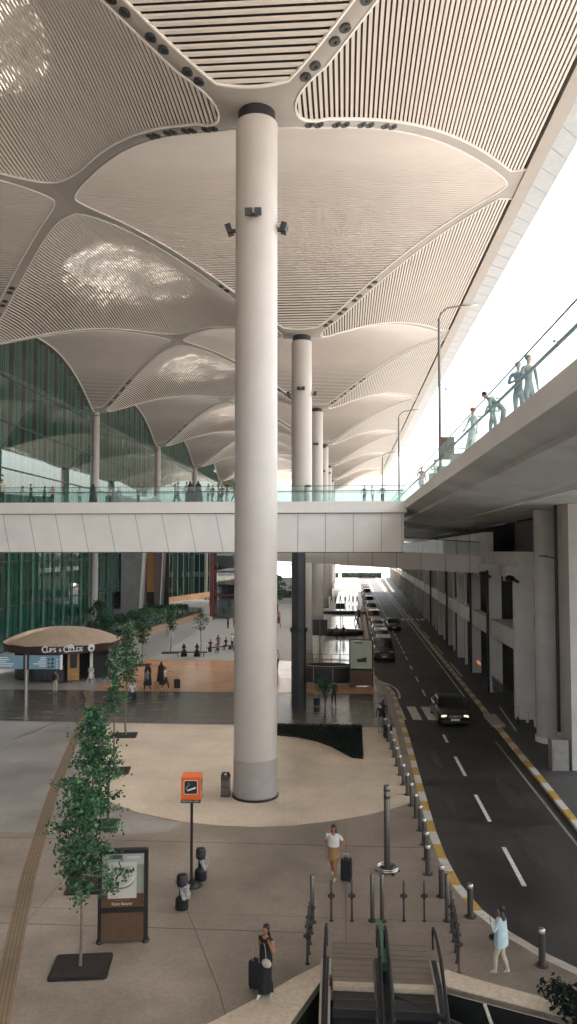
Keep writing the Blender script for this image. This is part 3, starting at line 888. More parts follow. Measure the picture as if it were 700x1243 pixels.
# pale traffic island at its middle
kb.box(8.85,9.6,47.5,50.6,ZR,.01,2)
struct('median_kerb', kb, [M['yellow'],M['kerbwhite'],M['kerb']])
# markings
mk = MB(); zz = ZR+.009
def strip_line(line, w, m=0):
    a = offs(line, w/2); b = offs(line, -w/2)
    for i in range(len(line)-1):
        mk.add([(*a[i],zz),(*a[i+1],zz),(*b[i+1],zz),(*b[i],zz)], [(0,1,2,3)], m)
ko = offs(kerb, -.42)
strip_line([p for p,k in zip(ko,kerb) if k[1] <= 46.5], .17)
strip_line([(3.2,62.5),(3.65,61.2),(3.95,59.5),(4.0,57.8),(3.9,56)], .16)
for y0, y1 in ((25.3,28.5),(31.1,34.4),(37.2,40.6),(43.5,45.3)): mk.sheet([(5.57,y0),(5.72,y0),(5.72,y1),(5.57,y1)], zz)
y = 57.0
while y < 270:
    x = 5.55+rx(y)*.9; mk.sheet([(x-.07,y),(x+.07,y),(x+.1,y+2.6),(x-.04,y+2.6)], zz); y += 6.2 if y < 70 else 4.2
for i, x in enumerate((3.25,4.25,5.2)): mk.sheet([(x,49.1),(x+.58,49.1),(x+.50,53.2),(x-.08,53.2)], zz)
for off in (8.32,):
    strip_line([(off+rx(y),y) for y in range(57,290,6)], .11)
strip_line([(8.34,y) for y in (26,30,36,42,44)], .10, 1)
for i in range(11): mk.sheet([(4.2+i*.75,118),(4.6+i*.75,118),(4.6+i*.75,121),(4.2+i*.75,121)], zz)
for y in range(66,280,14):
    strip_line([(9.4+rx(y),y),(9.4+rx(y+8),y+8)], .13)
mk.sheet([(10.0,46.5),(10.08,46.5),(10.5,53.5),(10.42,53.5)], zz)
struct('road_markings', mk, [M['roadwhite'], mat('worn_marking',(.26,.24,.20),.7,var=.35,vscale=5)])
dr = MB()      # expansion joint and drain strip across the road
dr.box(3.4,10.4,60.8,61.0,ZR+.002,ZR+.012); struct('road_drain', dr, M['black'])

# floor zones laid on the plaza, each a sheet 4 mm above
def zone(name, poly, m, z=.004):
    b = MB(); b.sheet(poly, z); return struct(name, b, m)
zone('dark_stone_strip', [(-90,46.3),(2.95,46.5),(2.98,56.9),(-90,56.4)], M['strip'])
zone('orange_stone_floor', [(-19,57.0),(2.6,57.0),(2.2,66),(1.6,70),(1.6,73.2),(-19,73.2)], M['orange_floor'], .004)
zone('pale_stone_floor', [(-19.05,73.25),(1.7,73.25),(2.5,150),(3.6,290),(-20,290),(-21,118),(-18.9,92)], M['pale_stone'], .004)
zone('walkway_tiles', [(-2.9,60.2),(1.45,60.2),(1.55,73.3),(1.7,100),(2.5,150),(3.4,198),(-1.5,198),(-2.2,100)], M['walk_tiles'], .009)
th = [(-3.4+11.6*math.cos(R(a))*1.0, 46.2-16.6*math.sin(R(a))) for a in range(0,181,5)]
cr = []
for x,y in th:
    cr.append((min(x,2.78) ,y))
zone('cream_stone_floor', [(-14.2,46.25),(-14.1,43.5),(-13.7,41),(-13.1,38.4),(-12.3,36),(-11.2,33.7),(-9.9,32),(-8.3,30.75),(-6.3,29.85),(-4.8,29.55),(-3.4,29.5),(-2,29.75),(-.6,30.3),(.9,31.15),(2.3,32.3),(2.80,32.9),(2.85,40),(2.97,46.25)], M['cream'], .004)
zone('lit_concrete_floor', [(-60,28.3),(-10.6,28.3),(-8.0,28.4),(-6.6,28.8),(-6.3,29.7),(-8.3,30.6),(-9.9,31.85),(-11.3,33.6),(-12.4,35.9),(-13.2,38.3),(-13.8,41),(-14.2,43.5),(-14.3,46.25),(-17.7,46.25),(-18.4,41.9),(-20.7,35.9),(-60,35.9)], M['plaza_lit'], .004)
zone('left_stone_floor', [(-60,36),(-20.6,36),(-18.3,42),(-17.6,46.25),(-60,46.25)], M['path'], .004)
zone('grey_path', [(-60,56.45),(-21.5,56.9),(-19.1,57.0),(-19.1,73.2),(-18.95,92),(-21.05,118),(-21.05,150),(-60,150)], M['path'], .004)
tc = [(-5.2,10),(-6.4,13.6),(-7.84,17.42),(-9.07,21.11),(-10.28,24.81),(-11.32,28.4),(-12.45,32.3),(-13.51,36.3),(-14.7,41),(-15.77,45.66),(-16.9,49.9),(-17.9,53.3),(-19.3,56.6)]
b = MB(); tl = resample(tc, 1.0); a1 = offs(tl,.24); a2 = offs(tl,-.24)
for i in range(len(tl)-1): b.add([(*a1[i],.008),(*a1[i+1],.008),(*a2[i+1],.008),(*a2[i],.008)], [(0,1,2,3)], 0)
for o_ in (-.15,-.05,.05,.15):
    p = offs(tl,o_+.012); q = offs(tl,o_-.012)
    for i in range(len(tl)-1): b.add([(*p[i],.012),(*p[i+1],.012),(*q[i+1],.012),(*q[i],.012)], [(0,1,2,3)], 1)
struct('tactile_path', b, [M['tactile'],M['tacgroove']])
# narrow dark joint lines in the concrete seen diagonally near the ad board
b = MB()
for p, q in (((-5.4,24.6),(-3.0,18.6)),((-3.0,18.6),(-2.2,16)),((-40,27.6),(2.9,27.9)),((-40,21.2),(-1,21.6))):
    b.bar((*p,.003),(*q,.003),.022,.006)
struct('floor_joint', b, M['joint'])

# ------------------------------------------------------------------ footbridge across the view
yb0, yb1 = 54.0, 61.0; zt = 13.95; zb = 10.35; xL, xR = -44, 4.15
br = empty('footbridge', (-15,54,zb), 0, 'white panelled footbridge crossing the whole view with people behind its glass railing', 'footbridge')
b = MB(); b.box(xL,4.35,yb0,yb0+.5,13.15,zt-.0); b.build('edge_beam', M['bridge_edge'], br, world=True)
b = MB(); b.box(xL,xR,yb0+.20,yb1,zb,13.145)
b.box(xL,xR,yb0+.5,yb1,13.145,13.70)
b.build('fascia', M['bridge_white'], br, world=True)
b = MB(); x = -42.5
while x < 4:
    sl = .55 if x < -8 else .0
    b.bar((x,yb0+.198,13.10),(x+sl,yb0+.198,zb+.02),.024,.02); x += 1.96
b.box(xL,xR,yb0+.17,yb0+.21,13.10,13.15); b.box(xL,xR,yb0+.19,yb0+.25,zb-.04,zb+.03); b.box(4.0,4.03,yb0+.17,yb0+.21,zb,13.1)
b.build('panel_joint', M['joint'], br, world=True)
b = MB(); b.box(xL,xR,yb0+.52,yb1,13.70,13.96); b.build('walkway', M['path'], br, world=True)
def railing(parent, p0, p1, h, step, zbase, posts=True, mid=True, glass='rail_glass', hr=.035, inset=0):
    p0 = Vector(p0); p1 = Vector(p1); L = (p1-p0).length; n = int(L/step); d = (p1-p0)/n
    g_ = MB(); f_ = MB()
    for i in range(n):
        a = p0+d*i+d.normalized()*.02; c = p0+d*(i+1)-d.normalized()*.02
        g_.bar((a.x,a.y,zbase+h/2),(c.x,c.y,zbase+h/2), .018, h)
        f_.tube((a.x,a.y,zbase+h*.25),(a.x,a.y,zbase+h*.25+.001),.01,n=4)
        if posts: f_.bar((a.x,a.y,zbase),(a.x,a.y,zbase+h*.93),.03,.05,up=(0,1,0))
    g_.build('glass_panel', M[glass], parent, world=True)
    r_ = MB(); r_.tube((p0.x,p0.y,zbase+h+.01),(p1.x,p1.y,zbase+h+.01),.022,n=6)
    if mid: r_.tube((p0.x,p0.y,zbase+h*.68),(p1.x,p1.y,zbase+h*.68),hr,n=8)
    r_.build('handrail', M['steel'], parent, world=True)
    if posts: f_.build('rail_post', M['steel'], parent, world=True)
railing(br, (xL,yb0+.15,0), (4.2,yb0+.15,0), 1.12, 1.96, zt-.02, posts=False)
railing(br, (xL,yb1-.1,0), (4.2,yb1-.1,0), 1.12, 1.96, 13.96, posts=False, mid=False)
# entrance box standing on the bridge end
# ------------------------------------------------------------------ elevated road on the right
ev = empty('elevated_road', (12,30,12.8), 0, 'elevated concrete roadway with glass edge railing running along the upper right', 'elevated road')
b = MB()
xe = 4.25
def sweep(prof, ys, m=0):
    rings = [[(x,y,z) for x,z in prof] for y in ys]
    b.loft(rings, m)
# slab with chamfered edge beam; the soffit hangs lower away from the edge
sweep([(xe,13.95),(xe,13.42),(xe+.9,13.22),(xe+1.0,13.10),(xe+3.4,12.80),(26,12.75),(26,13.95)], [-30,0,20,40,54,80,130,200])
b.build('deck', M['soffit'], ev, world=True)
b = MB()
b.box(xe-.03,xe+.02,-30,200,13.42,13.98); b.build('edge_beam', M['bridge_edge'], ev, world=True)
b = MB()
for x in (8.3,13.5): b.box(x,x+.10,-30,198,12.68,12.752)
for y in (-12,24,60): b.box(xe+3.4,26,y,y+.10,12.70,12.751)
b.build('soffit_seam', M['concrete2'], ev, world=True)
b = MB()
# curved haunch / lower slab where the ramp joins behind the bridge
pts = [(xe,61.5),(6.0,68),(9,76),(13,84),(19,90),(26,93),(26,198),(xe,198)]
b.path([(x,y,12.72) for x,y in pts[:6]],.16,n=6); b.path([(x+.6,y+7,12.72) for x,y in pts[:6]],.12,n=6); pts2 = [(xe+.3,70),(7.0,78),(11,86),(17,94),(26,99),(26,130),(xe+.3,130)]

b.build('lower_slab', M['soffit'], ev, world=True)
railing(ev, (xe+.12,-8,0), (xe+.12,198,0), 1.25, 3.0, 13.95, posts=False, mid=False)
b = MB(); b.tube((xe+.26,-8,14.85),(xe+.26,130,14.85),.045,n=8)
for i in range(46): 
    y = -8+i*3.0
    b.tube((xe+.12,y+.12,14.85),(xe+.26,y+.12,14.85),.012,n=5); b.ball((xe+.12,y+.12,14.85),.03,.03,.03,n=6,k=4); b.ball((xe+.12,y-.12,14.7),.03,.03,.03,n=6,k=4)
b.build('inner_handrail', M['steel'], ev, world=True)
b = MB(); b.box(xe+.3,25.9,-28,199,13.952,13.958); b.build('road_surface', M['road_conc'], ev, world=True)

# ------------------------------------------------------------------ inclined walkway behind the bridge
wk = empty('covered_walkway', (4,63,10), 0, 'long pale beam walkway with glass side sloping behind the bridge to the concrete frame', 'walkway')
def wz(x): return 10.95-(x+5)*.058
b = MB(); xs = [-5.5+19.3*i/20 for i in range(21)]
b.loft([[(x,62,wz(x)),(x,62,wz(x)-1.36),(x,65,wz(x)-1.36),(x,65,wz(x))] for x in xs]); b.build('beam', M['bridge_white'], wk, world=True)
b = MB()
for i in range(0,21,2):
    x = xs[i]; b = MB(); b.box(x-.015,x+.015,61.98,62.0,wz(x)-1.33,wz(x)-.02); b.build('panel_joint', M['joint'], wk, world=True)
b = MB()
for i in range(0,20,2):
    x0, x1 = xs[i]+.03, xs[i+2]-.03 if i+2 < 21 else xs[-1]
    b.add([(x0,62.1,wz(x0)),(x1,62.1,wz(x1)),(x1,62.1,wz(x1)+1.1),(x0,62.1,wz(x0)+1.1)], [(0,1,2,3)])
b.build('glass_panel', M['clear'], wk, world=True)
b = MB(); b.bar((xs[0],62.1,wz(xs[0])+1.12),(xs[-1],62.1,wz(xs[-1])+1.12),.05,.06)
b.build('handrail', M['dark'], wk, world=True)

# ------------------------------------------------------------------ concrete frame building along the right of the road
fb = empty('concrete_frame_building', (12,60,0), 0, 'long dark-windowed concrete frame building of pillars and beams along the right side of the road', 'building')
def bx_(y): return 10.75+max(0,y-60)*.026
ysp = [50.0,59.3,68.5,78,88,98.5,109.5,121,133,146,160,175,191,208,226,245,265,286]
for i, y in enumerate(ysp):
    b = MB(); x = bx_(y); w = (.60,.52,.42,.32)[min(i,3)]
    b.box(x,x+w*2.0,y-.30,y+.30,ZR,9.4); b.build('pillar', M['concrete2'], fb, world=True)
    b = MB(); b.box(x-.55,x+1.6,y-.45,y+.45,8.55,9.45); b.build('pillar_bracket', M['concrete2'], fb, world=True)
for i in range(len(ysp)-1):
    b = MB(); y0, y1 = ysp[i]+.351, ysp[i+1]-.351
    for z0, z1, dx in ((4.1,5.35,.1),(9.46,11.9,.0)):
        b.add([(bx_(y0)+dx,y0,z0),(bx_(y0)+dx+.6,y0,z0),(bx_(y1)+dx+.6,y1,z0),(bx_(y1)+dx,y1,z0),(bx_(y0)+dx,y0,z1),(bx_(y0)+dx+.6,y0,z1),(bx_(y1)+dx+.6,y1,z1),(bx_(y1)+dx,y1,z1)],
              [(0,3,2,1),(4,5,6,7),(0,1,5,4),(1,2,6,5),(2,3,7,6),(3,0,4,7)])
    if i: b.build('floor_beam', M['concrete2'], fb, world=True)
    if i > 1 and i % 1 == 0:
        ym = (y0+y1)/2; xm_ = bx_(ym)
        p = MB(); p.box(xm_+.12,xm_+.34,ym-.12,ym+.12,ZR,9.45); p.build('mullion', M['concrete2'], fb, world=True)
b = MB(); b.box(10.9,12.6,51,58.9,4.1,5.35); b.box(10.9,12.6,49.2,59.3,9.46,10.4); b.build('floor_beam', M['concrete2'], fb, world=True)
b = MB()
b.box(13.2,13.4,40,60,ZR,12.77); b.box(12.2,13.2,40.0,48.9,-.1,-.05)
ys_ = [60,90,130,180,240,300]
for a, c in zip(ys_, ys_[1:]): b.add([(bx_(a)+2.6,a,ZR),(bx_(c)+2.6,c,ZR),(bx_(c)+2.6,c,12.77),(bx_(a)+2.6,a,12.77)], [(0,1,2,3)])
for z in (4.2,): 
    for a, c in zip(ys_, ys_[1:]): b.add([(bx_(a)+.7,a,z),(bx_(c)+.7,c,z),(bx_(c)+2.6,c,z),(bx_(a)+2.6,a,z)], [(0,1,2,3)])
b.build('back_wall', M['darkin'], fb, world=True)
# things seen deep inside: parked shapes, small lamps, mesh barrier
b = MB()
for y in (53,54.2,55.5): b.box(12.7,13.0,y,y+.5,6.0+.3*math.sin(y*7),6.5+.3*math.sin(y*7))
b.build('pipework', M['concrete2'], fb, world=True)
b = MB(); b.box(12.95,13.15,41,59.5,9.6,12.6); b.build('upper_wall', M['c_grey'], fb, world=True)
b = MB(); 
for i in range(40):
    y = 50.6+i*.21; b.bar((11.0,y,.02),(11.0,y+.0,1.1),.02,.02)
    
for z in (.05,.4,.75,1.1): b.bar((11.0,50.5,z),(11.0,59,z),.03,.03)
for i in range(20): b.bar((11.0,50.6+i*.42,.05),(11.0,51.0+i*.42,1.1),.02,.02)
b.build('mesh_barrier', M['steel'], fb, world=True)
b = MB(); b.box(10.72,10.74,62.2,63.9,1.35,1.6); b.build('red_warning_bar', M['amber_on'], fb, world=True)
for i, y in enumerate((59.3,68.5,88,109.5)):
    b = MB(); x = bx_(y)-.15
    b.tube((x+.1,y-.45,ZR),(x+.1,y-.45,9.0),.10,n=10); b.build('downpipe', M['dark' if i else 'black'], fb, world=True)
for i, y in enumerate((50,59.3,68.5,78,88)):
    b = MB(); x = bx_(y); b.tube((x+.2,y-.4,8.5),(x-.35,y-1.1,8.75),.09,n=8); b.ball((x-.5,y-1.3,8.75),.32,.42,.2)
    b.build('wall_lamp', M['black'], fb, world=True)
# big round pier and the square pier nearest the camera
t = empty('round_pier', (11.45,44.3,ZR), 0, 'thick round concrete pier holding up the elevated road, right of the frame building', 'pier')
b = MB(); b.lathe([(.76,0),(.76,12.9)], n=40); b.build('shaft', M['concrete'], t, smooth=True)
b = MB(); b.lathe([(.85,0),(.85,.3),(.76,.3)], n=40); b.build('footing', M['concrete2'], t, smooth=True)
t = empty('square_pier', (11.4,38.9,ZR), 0, 'broad flat concrete pier at the right edge of the picture', 'pier')
b = MB(); b.box(-.45,2.6,-.4,2.2,0,13.2); b.build('shaft', M['concrete'], t)
t = empty('pipe_pedestal', (10.36,38.75,ZR), 0, 'grey concrete box at the foot of the thin black pipe', 'box')
b = MB(); b.box(-.40,.40,-.35,.35,0,1.45); b.box(-.34,.34,-.39,-.352,.1,1.15); b.build('body', mat('pedestal_concrete',(.24,.23,.21),.7,var=.15), t)
t = empty('drain_pipe', (10.72,39.9,0), 0, 'thin black vertical pipe with a side lamp between the two right piers', 'pipe')
b = MB(); b.tube((0,0,1.4),(0,0,12.9),.085,n=10); b.build('pipe', M['black'], t)
b = MB(); b.bar((0,0,10.1),(-.75,-.1,10.22),.10,.07); b.box(-.85,-.45,-.2,.05,10.17,10.25); b.build('lamp_arm', M['black'], t)
for i, (x, y) in enumerate(((10.55,48.4),(10.75,46.8),(10.95,45.7))):
    o = empty('guard_post', (x,y,ZR), 0, ['short white-topped guard post nearest the square concrete pillar','middle one of three short guard posts under the frame building','guard post closest to the round pier'][i], 'guard post', 'short guard posts by the round pier')
    b = MB(); b.tube((0,0,0),(0,0,1.0),.07,n=10); b.build('post', M['dark'], o)
    b = MB(); b.tube((0,0,.45),(0,0,1.05),.082,n=10); b.build('sleeve', M['kerbwhite'], o)

# ------------------------------------------------------------------ left background: entrance block, garden, terrace
eb = empty('entrance_block', (-31,119,0), 0, 'grey concrete entrance block with slanted piers and a tall orange door panel', 'building')
b = MB(); 
b.add([(-34.9,118,0),(-32.1,118,0),(-31.3,118,13),(-34.9,118,13),(-34.9,124,0),(-32.1,124,0),(-31.3,124,13),(-34.9,124,13)],[(0,1,2,3),(7,6,5,4),(1,5,6,2),(4,0,3,7),(3,2,6,7)])
b.build('slanted_pier', seam_mat('board_concrete',(.23,.22,.21),(.28,.27,.26),.7,8,2.6,.03,.5,.1,.5,.05), eb, world=True)
b = MB(); b.add([(-32.1,117.9,0),(-31.9,117.9,0),(-31.1,117.9,13),(-31.3,117.9,13),(-32.1,124,0),(-31.9,124,0),(-31.1,124,13),(-31.3,124,13)],[(0,1,2,3),(1,5,6,2)]); b.build('pier_edge', M['trim'], eb, world=True)
b = MB(); b.box(-31.3,-30.1,120,120.2,3.9,13); b.build('door_panel', mat('orange_panel',(.55,.27,.09),.5,var=.08), eb, world=True)
b = MB(); b.box(-31.6,-28.0,121,121.3,0,13); b.build('recess', M['black'], eb, world=True)
b = MB(); b.add([(-29.7,118.5,0),(-28.9,118.5,0),(-28.3,118.5,13),(-29.9,118.5,13),(-29.7,124,0),(-28.9,124,0),(-28.3,124,13),(-29.9,124,13)],[(0,1,2,3),(7,6,5,4),(1,5,6,2),(4,0,3,7)])
b.build('slanted_pier', mat('brown_stone',(.13,.095,.085),.6,var=.15,vscale=2), eb, world=True)
b = MB(); b.add([(-28.9,118.4,0),(-28.78,118.4,0),(-28.18,118.4,13),(-28.3,118.4,13)],[(0,1,2,3)]); b.build('pier_edge', M['white'], eb, world=True)
gb = empty('glass_pavilion', (-26,140,0), 0, 'low reflective glass wall behind the pale terrace, right of the entrance block', 'glass wall')
b = MB(); b.add([(-33,136,2.2),(-22.6,150,2.2),(-22.6,150,13.9),(-33,136,13.9)],[(0,1,2,3)]); b.build('glass', M['facade_glass'], gb, world=True)
b = MB()
for i in range(14):
    x = -33+10.4*i/13; y = 136+14*i/13; b.box(x-.04,x+.04,y+.02,y+.3,2.2,13.9)
b.build('glazing_frame', M['fin'], gb, world=True)
b = MB(); b.add([(-33,142,0),(-22.6,156,0),(-22.6,156,13.9),(-33,142,13.9)],[(0,1,2,3)]); b.build('inner_wall', M['darkin'], gb, world=True)
b = MB(); b.tube((-25.6,141,0),(-25.6,141,13.9),.28,n=14); b.build('pole', M['column'], gb, world=True)
b = MB(); b.box(-24.6,-22.9,140,140.3,3.0,13.9); b.build('dark_glass', M['dark'], gb, world=True)
b = MB(); b.box(-22.8,-21.2,141,141.3,2.6,13.9); b.build('concrete_panel', M['concrete'], gb, world=True)
tb = MB(); tb.prism([(-34,124),(-22.6,121),(-20.5,134),(-20.5,150),(-36,150)], 0, 1.4); struct('terrace', tb, M['pale_stone'])
tb = MB(); tb.bar((-31.5,126.5,1.9),(-21.5,140,2.9),.25,.9); tb.build('ramp_wall', M['orange_floor']); 
o = bpy.data.objects['ramp_wall']; tag(o, 'low orange-tinted ramp wall slanting across the pale terrace', 'low wall')
# lift tower
lt = empty('lift_tower', (-18.6,119,0), 0, 'dark red framed glass lift tower standing under the footbridge', 'lift')
b = MB()
for x in (-20.4,-16.6):
    for y in (117.3,120.9): b.box(x-.28,x+.28,y-.28,y+.28,0,13.7)
for z in (3.6,7.2,10.6,13.4):
    b.box(-20.1,-16.9,117.2,117.5,z-.12,z+.12); b.box(-20.1,-16.9,120.8,121.1,z-.12,z+.12)
b.build('frame', mat('red_steel',(.20,.035,.035),.45,var=.1), lt, world=True)
b = MB(); b.box(-20.1,-16.9,117.38,117.40,0,13.6); b.box(-20.4,-20.38,117.6,120.6,0,13.6); b.build('glass', M['clear'], lt, world=True)
b = MB(); b.box(-19.6,-17.4,118.2,120.2,0.1,2.8); b.box(-18.7,-18.5,119.9,120.1,0,13.6); b.box(-19.7,-17.3,118,120.3,8.6,11.2); b.build('lift_car', M['dark'], lt, world=True)
b = MB(); b.box(-19.9,-17.1,120.6,120.7,0,13.6); b.build('shaft_wall', M['darkin'], lt, world=True)
# grey box volume and glass behind the left of the bridge deck
bxx = empty('bridge_kiosk', (-24,66,13.7), 0, 'grey boxy shelter standing on the bridge landing before the glass facade', 'shelter')
b = MB(); b.add([(-31.5,99,13.7),(-24.6,99,13.7),(-20.4,88,13.7),(-27,88,13.7),(-31.5,99,17.6),(-24.6,99,17.6),(-20.4,88,15.2),(-27,88,17.3)],[(0,1,5,4),(1,2,6,5),(2,3,7,6),(3,0,4,7),(4,5,6,7),(0,3,2,1)])
b.build('body', M['concrete'], bxx, world=True)
b = MB(); b.add([(-24.5,99,13.7),(-20.3,88,13.7),(-20.3,88,15.0),(-24.5,99,17.3)],[(0,1,2,3)]); b.build('side_glass', M['dark'], bxx, world=True)
lp = MB(); lp.box(FX+.1,-18,86,104,13.3,13.7); lp.build('bridge_landing', M['bridge_white']); tag(bpy.data.objects['bridge_landing'], 'pale landing slab in front of the glass facade at bridge level', 'landing')

# unseen slab added behind and below the camera to darken the near ground
vp = empty('shading_slab', (0,-6,8.5), 0, 'unseen pale slab added behind the viewpoint to shade the near plaza', 'footbridge')
b = MB(); b.box(-44,4.0,-9,.9,5.6,8.9); b.build('deck', M['bridge_white'], vp, world=True)

# worn places in the road: darker patches, a tyre-polished band and two drain covers
b = MB(); r_ = random.Random(12)
def blob(cx, cy, rx_, ry_, n=18):
    ph = r_.random()*6; return [(cx+rx_*(1+.22*math.sin(2*a+ph)+.12*math.sin(5*a))*math.cos(a), cy+ry_*(1+.2*math.sin(3*a+ph))*math.sin(a)) for a in [2*PI*i/n for i in range(n)]]
for (cx,cy,a,c_) in ((7.1,34.5,.35,2.2),(6.5,28.5,.25,1.6),(4.6,40,.22,1.5),(6.9,56,.3,3.4),(4.4,33,.18,1.1)): b.sheet(blob(cx,cy,a,c_), ZR+.0065)
struct('road_stain', b, mat('worn_asphalt',(.040,.037,.033),.5,var=.3,vscale=2))
for (x,y) in ((3.9,36.0),(8.0,41.0)):
    b = MB(); b.box(-.3,.3,-.3,.3,0,.008); 
    for q_ in range(7): b.box(-.26,.26,-.26+q_*.08,-.225+q_*.08,.008,.012,1)
    o = b.build('drain_cover', [M['dark'],M['black']]); o.location = (x,y,ZR+.004); tag(o, 'cast iron drain cover near the %s kerb of the road' % ('left' if x < 5 else 'right'), 'drain cover')
# ------------------------------------------------------------------ vehicles
def car_proto(kind, paint, lit=False, rack=False):
    """front faces -Y; returns Empty at the middle of the footprint"""
    t = empty('car')
    if kind == 'sedan': L, W, H = 4.7, 1.84, 1.46
    elif kind == 'suv': L, W, H = 4.8, 1.9, 1.78
    else: L, W, H = 5.1, 1.95, 2.0
    hl = L/2; hw = W/2
    if kind == 'sedan':
        st = [(-hl,.78,.42,.62),(-hl+.12,.90,.26,.70),(-hl+.6,.97,.22,.80),(-hl+1.45,1,.20,.90),(-.1,1,.20,.93),(.9,1,.20,.95),(hl-.75,.98,.22,.98),(hl-.15,.92,.30,.96),(hl,.84,.42,.86)]
        gh = [(-hl+1.35,.90,.90,.05),(-hl+2.15,.80,1.0,H-.0),(.55,.80,1.0,H),(hl-.65,.82,1.0,.97)]
        roofy = (-hl+2.05,.75); g0, g1 = -hl+1.30, hl-.70
    elif kind == 'suv':
        st = [(-hl,.82,.40,.80),(-hl+.12,.92,.28,.92),(-hl+.6,.98,.25,1.0),(-hl+1.25,1,.25,1.06),(0,1,.25,1.08),(hl-.3,1,.28,1.10),(hl,.92,.40,1.04)]
        roofy = (-hl+1.95,hl-.45); g0, g1 = -hl+1.15, hl-.12
    else:
        st = [(-hl,.84,.40,.84),(-hl+.12,.93,.28,.96),(-hl+.55,.98,.25,1.08),(-hl+1.0,1,.25,1.16),(0,1,.25,1.18),(hl-.2,1,.28,1.18),(hl,.95,.40,1.14)]
        roofy = (-hl+1.65,hl-.25); g0, g1 = -hl+.9, hl-.06
    rings = []
    for y, k, z0, z1 in st:
        w = hw*k; zm = (z0+z1)/2
        rings.append([(-w*.90,y,z0),(-w,y,z0+.10),(-w*1.0,y,zm),(-w*.97,y,z1-.08),(-w*.86,y,z1),(0,y,z1+.03),(w*.86,y,z1),(w*.97,y,z1-.08),(w*1.0,y,zm),(w,y,z0+.10),(w*.90,y,z0)])
    b = MB(); b.loft(rings); b.build('body', M[paint], t, smooth=True)
    zb = st[3][3]-.04; 
    # greenhouse: glass loft with a painted roof and pillars
    def gring(y0, y1, z, w): return [(-w,y0,z),(w,y0,z),(w,y1,z),(-w,y1,z)]
    g = MB(); g.loft([gring(g0,g1,zb,hw*.90), gring((g0+roofy[0]*2)/3,(g1+roofy[1]*2)/3,zb+(H-zb)*.72,hw*.80), gring(roofy[0],roofy[1],H-.06,hw*.70)])
    g.build('window', M['carglass'], t)
    r = MB(); rr = []
    ra, rb = roofy[0]-.04, roofy[1]+.06
    for y, k, dz in ((ra,.84,-.05),(ra+.18,.95,-.005),((ra+rb)/2,1,.02),(rb-.2,.96,-.005),(rb,.86,-.06)):
        w = hw*.74*k; rr.append([(-w,y,H-.09+dz),(-w*.93,y,H-.02+dz),(0,y,H+.015+dz),(w*.93,y,H-.02+dz),(w,y,H-.09+dz)])
    r.loft(rr); r.build('roof', M[paint], t, smooth=True)
    p = MB()
    for s in (-1,1):
        p.bar((s*hw*.885,g0+.02,zb),(s*hw*.71,roofy[0],H-.05),.07,.05); p.bar((s*hw*.885,g1-.02,zb),(s*hw*.71,roofy[1],H-.05),.09,.07)
        ym = (roofy[0]+roofy[1])/2; p.bar((s*hw*.90,ym,zb),(s*hw*.715,ym,H-.05),.05,.08)
        p.bar((s*hw*.715,roofy[0],H-.05),(s*hw*.715,roofy[1],H-.05),.05,.05)
    p.build('window_pillars', M[paint], t)
    wr = .33 if kind == 'sedan' else .37
    for y in (-hl+.92, hl-.95):
        for s in (-1,1):
            w = MB(); w.tube((s*(hw-.20),y,wr),(s*(hw+.01),y,wr),wr,n=20); wo = w.build('wheel', M['tyre'], t)
            w = MB(); w.tube((s*(hw-.02),y,wr),(s*(hw+.022),y,wr),wr*.66,n=14)
            w.build('rim', M['rim'], wo)
    for s in (-1,1):
        h = MB(); z = st[1][3]-.10
        h.add([(s*hw*.86,-hl+.16,z+.07),(s*hw*.46,-hl+.02,z+.03),(s*hw*.44,-hl-.005,z-.07),(s*hw*.88,-hl+.08,z-.06)], [(0,1,2,3) if s > 0 else (3,2,1,0)])
        h.ball((s*hw*.66,-hl+.09,z),hw*.25,.10,.085,n=10,k=6)
        h.build('headlight', M['lamp_on' if lit else 'lamp_off'], t)
        h = MB(); h.ball((s*hw*.78,hl-.05,st[-1][3]-.14),.16,.07,.11,n=8,k=6); h.build('tail_light', M['tail'], t)
        h = MB(); h.ball((s*(hw+.10),g0+.55,zb+.10),.11,.07,.08,n=8,k=6); h.bar((s*hw*.9,g0+.55,zb+.06),(s*(hw+.1),g0+.55,zb+.08),.04,.04); h.build('wing_mirror', M[paint], t)
    h = MB(); z = .52
    h.box(-hw*.42,hw*.42,-hl-.02,-hl+.06,z,z+.16)
    for i in range(5): h.box(-hw*.40,hw*.40,-hl-.028,-hl-.02,z+.015+i*.03,z+.027+i*.03,1)
    h.ball((0,-hl-.03,z+.10),.055,.02,.055,1,n=10,k=6)
    h.build('grille', [M['black'],M['rim']], t)
    h = MB(); h.box(-.26,.26,-hl-.045,-hl-.02,.36,.47); h.build('number_plate', M['plate'], t)
    h = MB(); h.box(-hw*.85,hw*.85,-hl-.0,-hl+.15,.20,.34); h.build('bumper', M['black'], t)
    if rack:
        h = MB()
        for s in (-1,1): h.bar((s*hw*.66,roofy[0]+.1,H+.08),(s*hw*.66,roofy[1]-.1,H+.08),.05,.05)
        for i in range(5):
            y = roofy[0]+.2+(roofy[1]-roofy[0]-.4)*i/4; h.bar((-hw*.66,y,H+.06),(hw*.66,y,H+.06),.07,.04)
        h.build('roof_rack', M['steel_lt'], t)
    return t
ZC_ = ZR
c = car_proto('sedan','p_black',lit=True); c.location = (6.55,49.75,ZR); c.rotation_euler = (0,0,R(2)); c.name = 'parked_car'; c.name = 'moving_car'
tag(c, 'black saloon car with lit headlights driving over the zebra crossing', 'car')
protos = {}
